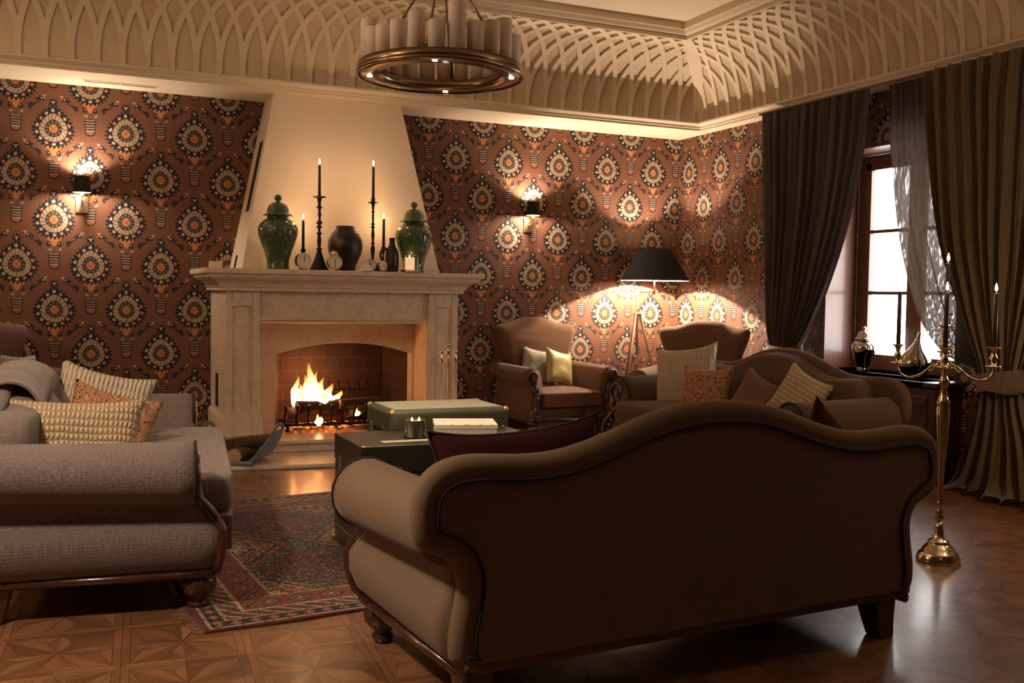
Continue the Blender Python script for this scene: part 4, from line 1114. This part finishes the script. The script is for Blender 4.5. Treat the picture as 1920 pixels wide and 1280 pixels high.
# scented candle in black glass
t = thing('jar_candle', 'two wick candle burning in a black glass tumbler on the trunk', 'candle', (1.525, 4.56, .551))
m, bb = newmat('black_glass'); bb.inputs['Base Color'].default_value = (.012, .009, .006, 1); bb.inputs['Roughness'].default_value = .06; bb.inputs['Coat Weight'].default_value = 1; M['bglass'] = m
MB().lathe([(.052, .0), (.058, .004), (.058, .010), (.050, .014), (.050, .088), (.047, .088), (.047, .070), (0, .070)], 32, cap=False).build('tumbler', M['bglass'], t)
MB().lathe([(.0465, .055), (.0465, .066), (0, .066)], 24).build('wax', M['waxlit'], t)
for x in (-.018, .018):
    MB().lathe([(0, .064), (.0045, .072), (.006, .080), (.004, .090), (0, .100)], 10, (x, 0, 0)).build('flame', M['flame'], t)
light('jar_candle_light', (1.525, 4.56, .65), 1.2, (1, .55, .22), .01)
# white box with scroll ornament
m, bb = newmat('white_box_with_brown_scrolls'); o_, x_, y_, z_ = coords()
rr = hyp(x_, y_*1.3); an = atan2(y_*1.3, x_)
orn = (z_ > .058)*(fabs(wrap(rr+.006*fsin(an*7), .034)) < .003)*(nz(o_, 40, 2) > .45)
setin(bb.inputs['Base Color'], mixc(orn, (.78, .70, .56), (.30, .18, .10))); bb.inputs['Roughness'].default_value = .5; M['wbox'] = m
t = thing('gift_box', 'flat white lidded box printed with brown scrolls on the trunk', 'box', (1.80, 4.61, .551), math.radians(-17))
MB().box(-.15, .15, -.12, .12, 0, .045).build('base', M['wbox'], t, bevel=.002)
MB().box(-.154, .154, -.124, .124, .040, .062).build('lid', M['wbox'], t, bevel=.002)
b = MB(); b.prism([(-.018, .062), (.018, .062), (0, .046)], -.1255, -.124, 'y'); b.build('tab', M['wbox'], t)

# ------------------------------------------------------------------ rug
M['rug'] = rug_mat(3.2, 2.27)
b = MB(); LXr, LYr = 3.2, 2.27
def rugp(u, v, z=.009):
    x, y = (u-.5)*LXr, (v-.5)*LYr
    return (x+.008*math.sin(y*9)+.006*math.sin(y*23), y+.006*math.sin(x*11), z+.0015*noise.noise(Vector((x*3, y*3, 0))))
b.grid(lambda u, v: rugp(u, v), 60, 60)
st = len(b.v)
b.grid(lambda u, v: rugp(u, v, .0), 60, 60)
edge = [(k/60, 0) for k in range(60)]+[(1, k/60) for k in range(60)]+[(1-k/60, 1) for k in range(60)]+[(0, 1-k/60) for k in range(60)]
E_ = len(edge); b.add([rugp(u, v, .009) for u, v in edge]+[rugp(u, v, 0) for u, v in edge], [(i, (i+1) % E_, E_+(i+1) % E_, E_+i) for i in range(E_)])
RZ = math.radians(-6)
t = thing('kilim_rug', 'rust and dark patterned oriental rug on the parquet between the sofas', 'rug', (1.946, 4.947, .001), math.radians(4.5))
b.build('pile', M['rug'], t)
b = MB()
for k in range(150):
    y = -LYr/2+LYr*k/149; s_ = -1
    for s_ in (-1,): b.tube([(s_*LXr/2, y, .006), (s_*(LXr/2+.018), y+.006*math.sin(k*2.3), .004), (s_*(LXr/2+.035), y+.012*math.sin(k*1.7), .002)], .0022, 4)
fr = b.build('fringe', simple('rug_fringe', (.25, .14, .08), .95), t); fr['kind'] = 'stuff'

# ------------------------------------------------------------------ wall sconces
def sconce(x, label):
    t = thing('wall_sconce', label, 'wall lamp', (x, D, 1.98), group='brass wall sconces with black shades')
    MB().box(-.044, .044, -.016, 0, -.15, -.02).box(-.029, .029, -.024, -.016, -.135, -.035).build('back_plate', M['brass_l'], t, bevel=.003)
    MB().tube(smooth_line([(0, -.02, -.08), (0, -.07, -.085), (0, -.105, -.07), (0, -.11, -.04), (0, -.11, -.01)], 5), .007, 10).lathe([(.016, -.03), (.018, -.025), (.012, -.01), (.012, .02)], 14, (0, -.11, 0)).build('arm', M['brass_l'], t)
    sh = MB().lathe([(.062, .0), (.055, .125)], 32, (0, -.11, 0), cap=False).build('shade', M['black'], t)
    MB().lathe([(.0605, .0), (.0538, .125)], 32, (0, -.11, 0), cap=False).build('lining', M['shade_in'], sh)
    MB().lathe([(.0, .02), (.012, .025), (.017, .05), (.013, .072), (0, .082)], 14, (0, -.11, 0)).build('bulb', glow('bulb_glow', (1, .72, .42), 12), t)
    light('sconce_light', (x, D-.11, 1.98+.09), 26, WARM, .012)
    light('sconce_light', (x-.012, D-.143, 1.98+.010), 15, WARM, .012)
sconce(.088, 'black shaded brass sconce on the wall left of the chimney')
sconce(3.905, 'black shaded brass sconce on the wall right of the chimney')

# ------------------------------------------------------------------ floor lamp
t = thing('floor_lamp', 'brass swing arm floor lamp with wooden tripod and black shade', 'floor lamp', (4.855, 8.03, 0))
sh = MB().lathe([(.325, 1.400), (.145, 1.70)], 48, (.18, 0, 0), cap=False).build('shade', M['black'], t)
MB().lathe([(.3235, 1.401), (.1435, 1.699)], 48, (.18, 0, 0), cap=False).build('lining', M['shade_in'], sh)
MB().tube([(0, 0, .72), (0, 0, 1.30)], .010, 12).tube([(0, 0, 1.295), (.18, 0, 1.295)], .008, 10).tube([(.18, 0, 1.27), (.18, 0, 1.44)], .010, 12).build('pole', M['brass_l'], t)
MB().lathe([(.035, 1.07), (.04, 1.075), (.04, 1.095), (.02, 1.10)], 18).build('hub', M['brass_l'], t)
M['oakleg'] = wood('lamp_oak', (.20, .10, .045), (.32, .18, .08))
for a in (215, -35, 92):
    a = math.radians(a)
    MB().tube([(.028*math.cos(a), .028*math.sin(a), 1.085), (.30*math.cos(a), .30*math.sin(a), .0)], .014, 8).build('leg', M['oakleg'], t)
MB().ball((.18, 0, 1.50), .035, 16, 10, (1, 1, 1.2)).lathe([(.014, 1.43), (.014, 1.47)], 12, (.18, 0, 0)).build('bulb', glow('lamp_bulb_glow', (1, .72, .42), 10), t)
light('floor_lamp_light', (5.035, 8.03, 1.56), 95, WARM, .02)
light('floor_lamp_down_light', (5.035, 8.03, 1.55), 190, WARM, .02, 'SPOT', (0, 0, 0), math.radians(168), .1)

# ------------------------------------------------------------------ chandelier
t = thing('chandelier', 'round bronze ring chandelier with parchment candle tubes', 'chandelier', (1.655, 4.622, 2.305))
def annulus(b, r0, r1, z0, z1, n=96):
    P = [(r0, z0), (r1, z0), (r1, z1), (r0, z1)]
    b.grid(lambda u, v: (P[int(round(v*4)) % 4][0]*math.cos(2*PI*u), P[int(round(v*4)) % 4][0]*math.sin(2*PI*u), P[int(round(v*4)) % 4][1]), n, 4, False, closeu=True, closev=False)
b = MB()
for pr2 in ([(.295, 0), (.395, 0)], [(.398, -.004), (.404, -.004), (.404, .012), (.398, .012)], [(.398, .0), (.398, .045)], [(.295, 0), (.295, .045)], [(.295, .045), (.398, .045)]):
    b.lathe(pr2, 120, cap=False)
b.build('ring', M['bronze'], t, solid=.003)
random.seed(11)
hts = [.17, .15, .14, .17, .24, .15, .14, .21, .13, .18, .15, .20, .14, .13, .14, .17, .13, .22, .14, .16, .19, .14, .16, .14]
nC = len(hts)
for k, h in enumerate(hts):
    a = 2*PI*k/nC+.12; r = .350
    MB().lathe([(.039, 0), (.040, h-.008), (.037, h-.001), (.030, h), (.024, h-.006), (0, h-.01)], 20).build('candle_tube', M['candle_white'], t).location = (r*math.cos(a), r*math.sin(a), .045)
for k in range(4):
    a = PI/4+k*PI/2+.25
    MB().tube([(.34*math.cos(a), .34*math.sin(a), .05), (.012*math.cos(a), .012*math.sin(a), .56)], .006, 8).box(.34*math.cos(a)-.012, .34*math.cos(a)+.012, .34*math.sin(a)-.012, .34*math.sin(a)+.012, .045, .07).build('rod', M['bronze'], t)
MB().tube([(0, 0, .54), (0, 0, CEIL-2.305)], .009, 10).ball((0, 0, .56), .025, 14, 8).lathe([(.06, CEIL-2.305-.03), (.06, CEIL-2.305)], 24).build('stem', M['bronze'], t)
for k in range(4):
    a = k*PI/2-.42; x, y = .345*math.cos(a), .345*math.sin(a)
    MB().lathe([(.0, -.001), (.012, -.003), (.012, .0)], 16, (x, y, -.001)).build('spot_lens', glow('spot_glow', (1, .85, .62), 60), t)
    light('chandelier_spot', (1.655+x, 4.622+y, 2.298), 26, WARM, .012, 'SPOT', (0, 0, 0), math.radians(75), .6)

# ------------------------------------------------------------------ candelabrum
CX, CY = 3.82, 3.49
t = thing('candelabrum', 'tall polished brass floor candelabrum with five arms behind the tan sofa', 'candelabrum', (CX, CY, 0), math.radians(132.4))
MB().lathe([(.098, 0), (.100, .012), (.096, .018), (.098, .024), (.090, .03), (.092, .038), (.080, .045), (.070, .065), (.052, .082), (.045, .088), (.050, .094), (.045, .10), (.030, .108), (.024, .13), (.018, .165), (.014, .19)], 40).build('base', M['brass'], t)
MB().lathe([(.013, .185), (.019, .20), (.021, .21), (.013, .225), (.018, .24), (.012, .25), (.011, .262), (.018, .272), (.013, .285), (.011, .30), (.013, .36), (.017, .45), (.021, .52), (.026, .60), (.030, .68), (.032, .735), (.028, .755), (.032, .765), (.022, .785), (.018, .80), (.012, .83), (.020, .85), (.027, .865), (.016, .885), (.013, .90), (.018, .925), (.022, .935), (.016, .95), (.014, .97), (.022, .985), (.028, .99), (.022, 1.0), (.016, 1.01)], 36).build('stem', M['brass'], t)
holder = [(.007, 0), (.032, .004), (.034, .008), (.010, .013), (.014, .03), (.018, .045), (.012, .06), (.010, .068), (.015, .085), (.026, .094), (.028, .098), (.013, .098), (.013, .085), (0, .085)]
def hold(x, y, z, par): MB().lathe(holder, 24, (x, y, z)).build('candle_cup', M['brass'], par)
for k in range(4):
    a = k*PI/2
    ax = smooth_line([(.012, 0, .93), (.035, 0, .945), (.065, 0, .93), (.105, 0, .895), (.15, 0, .878), (.19, 0, .89), (.208, 0, .915), (.21, 0, .94)], 6)
    b = MB(); b.tube([(p.x*math.cos(a)-p.y*math.sin(a), p.x*math.sin(a), p.z) for p in ax], .0065, 10)
    b.tube([(math.cos(a)*q[0], math.sin(a)*q[0], q[1]) for q in ((.04, .945), (.05, .92), (.062, .912), (.07, .92))], .006, 8)
    arm = b.build('arm', M['brass'], t); hold(.21*math.cos(a), .21*math.sin(a), .94, arm)
MB().lathe([(.014, 1.0), (.038, 1.005), (.04, 1.01), (.014, 1.016), (.02, 1.03), (.036, 1.035), (.038, 1.04), (.014, 1.046), (.018, 1.08), (.024, 1.095), (.012, 1.12), (.036, 1.13), (.038, 1.135), (.012, 1.14), (.02, 1.165), (.012, 1.18), (.03, 1.19), (.012, 1.195), (.012, 1.18), (0, 1.18)], 28).build('finial_cup', M['brass'], t)
def carm(k, r=.21): a = math.radians(132.4)+k*PI/2; return (CX+r*math.cos(a), CY+r*math.sin(a))
names = [('unlit grey taper in the left arm of the brass candelabrum', False), ('lit dark taper in the front arm of the brass candelabrum', True), ('lit dark taper in the right arm of the brass candelabrum', True), ('dark taper in the rear arm of the brass candelabrum', True)]
for k in range(4): taper(carm(k), 1.0265, .265, .0105, names[k][0], names[k][1], power=1.1)
taper((CX, CY), 1.182, .25, .0105, 'tallest lit taper at the centre of the brass candelabrum', power=1.1)

# ------------------------------------------------------------------ on the sill
ginger('silver_ginger_jar', (5.63, 5.93, .70), .60, 'mirror silver lidded ginger jar on the window sill', M['silver'])
M['silver2'] = simple('smoked_silver', (.50, .42, .36), .10, 1, var=.05)
t = thing('gourd_vase', 'mirror silver gourd vase with a tilted pointed neck on the sill', 'vase', (5.60, 5.40, .70))
gv = [(0, .0), (.06, .004), (.10, .03), (.118, .075), (.112, .12), (.085, .165), (.05, .205), (.026, .245), (.016, .285), (.013, .32), (.010, .325), (0, .325)]
b = MB(); b.lathe(gv, 40); b.v = [(x, y-.05*(z/.32)**1.6, z) for x, y, z in b.v]; b.build('body', M['silver2'], t)

# ------------------------------------------------------------------ curtains
def curtain(name, label, mat, ledge, redge, xo, npl, amp, seed=0, zbot=None, folds2=0, puddle=0, nu=150, nv=90):
    z_hi = ledge[0][0]; z_lo = ledge[-1][0]
    def fn(u, v):
        z = lerp(z_hi, z_lo, v); yl, yr = interp([(-a, b_) for a, b_ in ledge], -z), interp([(-a, b_) for a, b_ in redge], -z)
        wid = abs(yr-yl); w0 = abs(redge[0][1]-ledge[0][1]); sq = max(0, 1-wid/w0)
        uu = u+.018*noise.noise(Vector((u*3+seed, z*1.2, 0)))
        y = lerp(yl, yr, uu)
        ph = 2*PI*npl*u+1.4*noise.noise(Vector((u*5, z*.7, seed)))
        A = amp*(.7+.5*sq)*(.55+.45*min(1, v*6+.35))
        x = A*math.sin(ph)+A*.45*math.sin(ph*2.3+seed+z*.5)+.010*noise.noise(Vector((u*26, z*2.0, seed+5)))*(.4+v)
        if puddle and z < .14: q = (.14-z)/.14; x -= puddle*q*q*(.6+.5*math.sin(u*17)); y += .05*q*math.sin(u*9); z = max(.012+.05*q*abs(math.sin(u*23+1)), z)
        return (xo+x, y, z)
    b = MB(); b.grid(fn, nu, nv, True)
    return b
def sm(tab, n=4):
    L_ = smooth_line([(a, b_, 0) for a, b_ in tab], n); return [(p.x, p.y) for p in L_]
XCUR = 5.345
# left panel
t = thing('curtain', 'crinkled taupe curtain left of the window swept back to the corner', 'curtain', (0, 0, 0), group='window curtains')
curtain('c', '', None, sm([(2.795, 6.90), (2.2, 6.86), (1.6, 6.82), (1.067, 6.76), (.90, 6.70), (.85, 6.68)]), sm([(2.795, 5.64), (2.606, 5.655), (2.281, 5.70), (1.817, 5.814), (1.378, 5.995), (1.043, 6.19), (.90, 6.30), (.85, 6.34)]), XCUR, 11, .032, 1).build('cloth', M['curtain'], t)
curtain('c', '', None, sm([(.85, 6.68), (.70, 6.72), (.4, 6.80), (.02, 6.85)]), sm([(.85, 6.36), (.70, 6.46), (.4, 6.48), (.02, 6.48)]), XCUR, 8, .03, 2).build('lower_fall', M['curtain'], t)
MB().grid(lambda u, v: (XCUR+.055*math.cos(2*PI*u), 6.51+.20*math.sin(2*PI*u), .85+.07*(v-.5)+.03*math.cos(2*PI*u)), 40, 4, closeu=True).build('tieback', M['curtain_g'], t, solid=.008)
# sheer middle panel, then the heavier right panel
t = thing('sheer_curtain', 'sheer crinkled curtain crossing the middle of the bright window', 'curtain', (0, 0, 0), group='window curtains')
curtain('c', '', None, sm([(2.795, 5.50), (2.448, 5.49), (2.138, 5.446), (1.754, 5.379), (1.412, 5.275), (1.116, 5.142), (.939, 4.994), (.84, 4.80), (.80, 4.56)]), sm([(2.795, 5.03), (2.448, 5.01), (2.138, 4.99), (1.9, 4.94), (1.5, 4.82), (1.2, 4.70), (.94, 4.55), (.84, 4.47), (.80, 4.40)]), XCUR+.045, 7, .016, 3, nu=120).build('cloth', M['curtain_s'], t)
t = thing('curtain', 'heavy gold taupe curtain at the right edge with a wide tieback', 'curtain', (0, 0, 0), group='window curtains')
curtain('c', '', None, sm([(2.795, 5.07), (2.559, 5.05), (2.199, 5.0), (1.66, 4.90), (1.267, 4.74), (1.0, 4.61), (.87, 4.54), (.80, 4.52)]), sm([(2.795, 3.75), (2.3, 3.80), (1.6, 3.92), (1.1, 4.08), (.87, 4.16), (.80, 4.18)]), XCUR-.065, 11, .050, 4, nu=180).build('cloth', M['curtain_g'], t)
curtain('c', '', None, sm([(.80, 4.52), (.60, 4.55), (.40, 4.61), (.20, 4.68), (.02, 4.74)]), sm([(.80, 4.18), (.60, 4.14), (.40, 4.05), (.20, 3.98), (.02, 3.92)]), XCUR-.06, 7, .055, 5, puddle=.14, nv=60).build('lower_fall', M['curtain_g'], t)
def tb(u, v):
    a = 2*PI*u; return (XCUR-.05+.10*math.cos(a), 4.345+.215*math.sin(a), .81-.13*v+.02*math.sin(a*3)*v+.10*math.sin(a)*-.35+.01)
MB().grid(tb, 60, 6, closeu=True).build('tieback', M['curtain_g'], t, solid=.010)
# pelmet track with small hooks
t = thing('curtain_track', 'thin dark curtain track under the right cornice edge', 'curtain rail', (XCUR, 5.3, ZW-.012))
MB().box(-.012, .012, -1.8, 1.62, -.004, .012).build('rail', M['winwood'], t)

# ------------------------------------------------------------------ pillows, throw
R_ = math.radians
pillow('velvet_pillow', 'long burgundy velvet pillow with corded edge leaning on tan sofa back', .64, .38, .15, M['velvet'], (1.36, 2.93, .628), (R_(-14), R_(-3), R_(4)), M['piping'], pinch=.10, ears=.10)
pillow('velvet_pillow', 'burgundy velvet pillow corner rising over the right shoulder of the tan sofa', .44, .44, .13, M['velvet'], (2.70, 2.98, .560), (R_(-16), R_(38), R_(8)), M['piping'], pinch=.04, ears=.04)
pillow('knit_pillow', 'long cream waffle knit pillow propped behind near arm of the grey sofa', .60, .36, .17, M['knit_cream'], (-.01, 4.50, .615), (R_(-16), R_(3), R_(-4)), pinch=.12, ears=.06, seed=3)
pillow('paisley_pillow', 'rust paisley pillow between two knitted pillows on the grey sofa', .40, .40, .13, M['paisley'], (.15, 4.84, .60), (R_(-26), R_(16), R_(-8)), pinch=.10, ears=.06, seed=5)
pillow('knit_pillow', 'square beige knitted pillow leaning at the back of the grey sofa pillows', .44, .44, .14, M['knit_rib'], (.12, 5.08, .655), (R_(-22), R_(14), R_(-6)), pinch=.10, ears=.06, seed=7)
pillow('knit_pillow', 'large pale ribbed knit pillow at far end of the window side sofa', .50, .48, .16, M['knit_rib'], (3.99, 5.92, .665), (R_(-14), R_(-8), R_(-62)), pinch=.10, ears=.07, seed=9)
pillow('paisley_pillow', 'gold brown paisley pillow in front of pale ribbed pillow by the window', .42, .32, .13, M['paisley'], (3.93, 5.60, .62), (R_(-18), R_(-4), R_(-72)), pinch=.12, ears=.10, seed=11)
pillow('plain_pillow', 'small plain dark brown pillow in the middle of the window side sofa', .34, .30, .12, M['plain'], (4.08, 5.24, .60), (R_(-20), R_(22), R_(-78)), pinch=.12, ears=.1, seed=13)
pillow('knit_pillow', 'small cream knit pillow near the right arm of the window side sofa', .34, .32, .12, M['knit_cream'], (4.16, 4.91, .64), (R_(-20), R_(24), R_(-70)), pinch=.12, ears=.1, seed=15)
pillow('satin_pillow', 'shiny gold satin pillow on the armchair beside the fireplace', .32, .32, .10, M['gold'], (4.02, 7.98, .60), (R_(-18), R_(14), R_(16)), pinch=.08, ears=.06, seed=17)
pillow('striped_pillow', 'dull gold pillow behind the satin pillow on the fireplace side armchair', .34, .32, .10, M['canvas'], (3.87, 8.09, .60), (R_(-14), R_(10), R_(-8)), pinch=.08, ears=.06, seed=19)
pillow('knit_pillow', 'small cream knit pillow on the corner armchair right of the lamp', .32, .30, .12, M['knit_cream'], (4.97, 7.22, .585), (R_(-14), R_(-8), R_(-46)), pinch=.10, ears=.08, seed=21)
pillow('satin_pillow', 'green gold satin pillow on the mauve armchair at the far left', .34, .34, .11, M['gold'], (-.58, 7.55, .62), (R_(-14), R_(6), R_(20)), pinch=.08, ears=.05, seed=23)
pillow('knit_pillow', 'pale knit pillow beside the green gold pillow on the mauve armchair', .32, .34, .11, M['knit_white'], (-.31, 7.50, .62), (R_(-10), R_(4), R_(50)), pinch=.08, ears=.05, seed=25)
# throw over the back of the grey sofa
TP = smooth_line([(-.035, .40, 0), (-.040, .70, 0), (-.022, .865, 0), (.05, .915, 0), (.15, .885, 0), (.235, .74, 0), (.30, .60, 0), (.42, .545, 0), (.62, .535, 0)], 6)
def thr(u, v):
    # runs from behind the back, over the crest and down onto the seat
    k = v*(len(TP)-1); i = min(int(k), len(TP)-2); q = k-i; p = TP[i].lerp(TP[i+1], q)
    x = lerp(-.42, .50, u)*(1-.12*math.sin(PI*v))+.03*math.sin(v*4+u*2)
    w_ = .010*noise.noise(Vector((u*4, v*3, 4)))+.009*math.sin(u*19+v*2.5)*(.3+v)
    drop = .34*x*x*(1 if p.y > .6 else max(0, (p.y-.52)/.08))
    return (x, p.x+w_, p.y-drop+abs(w_)*.8)
ts = [o for o in bpy.data.objects if o.name == 'camelback_sofa.001'][0]
b = MB(); b.grid(thr, 60, 60); o = b.build('throw_blanket', fabric('grey_brown_throw', (.18, .142, .124), 520, .2, .3, .8, slub=.25), solid=.012, sub=0)
o.matrix_world = Matrix.Translation(ts.location) @ Matrix.Rotation(ts.rotation_euler.z, 4, 'Z'); tag(o, 'grey brown throw blanket draped over the back of the grey sofa', 'blanket')
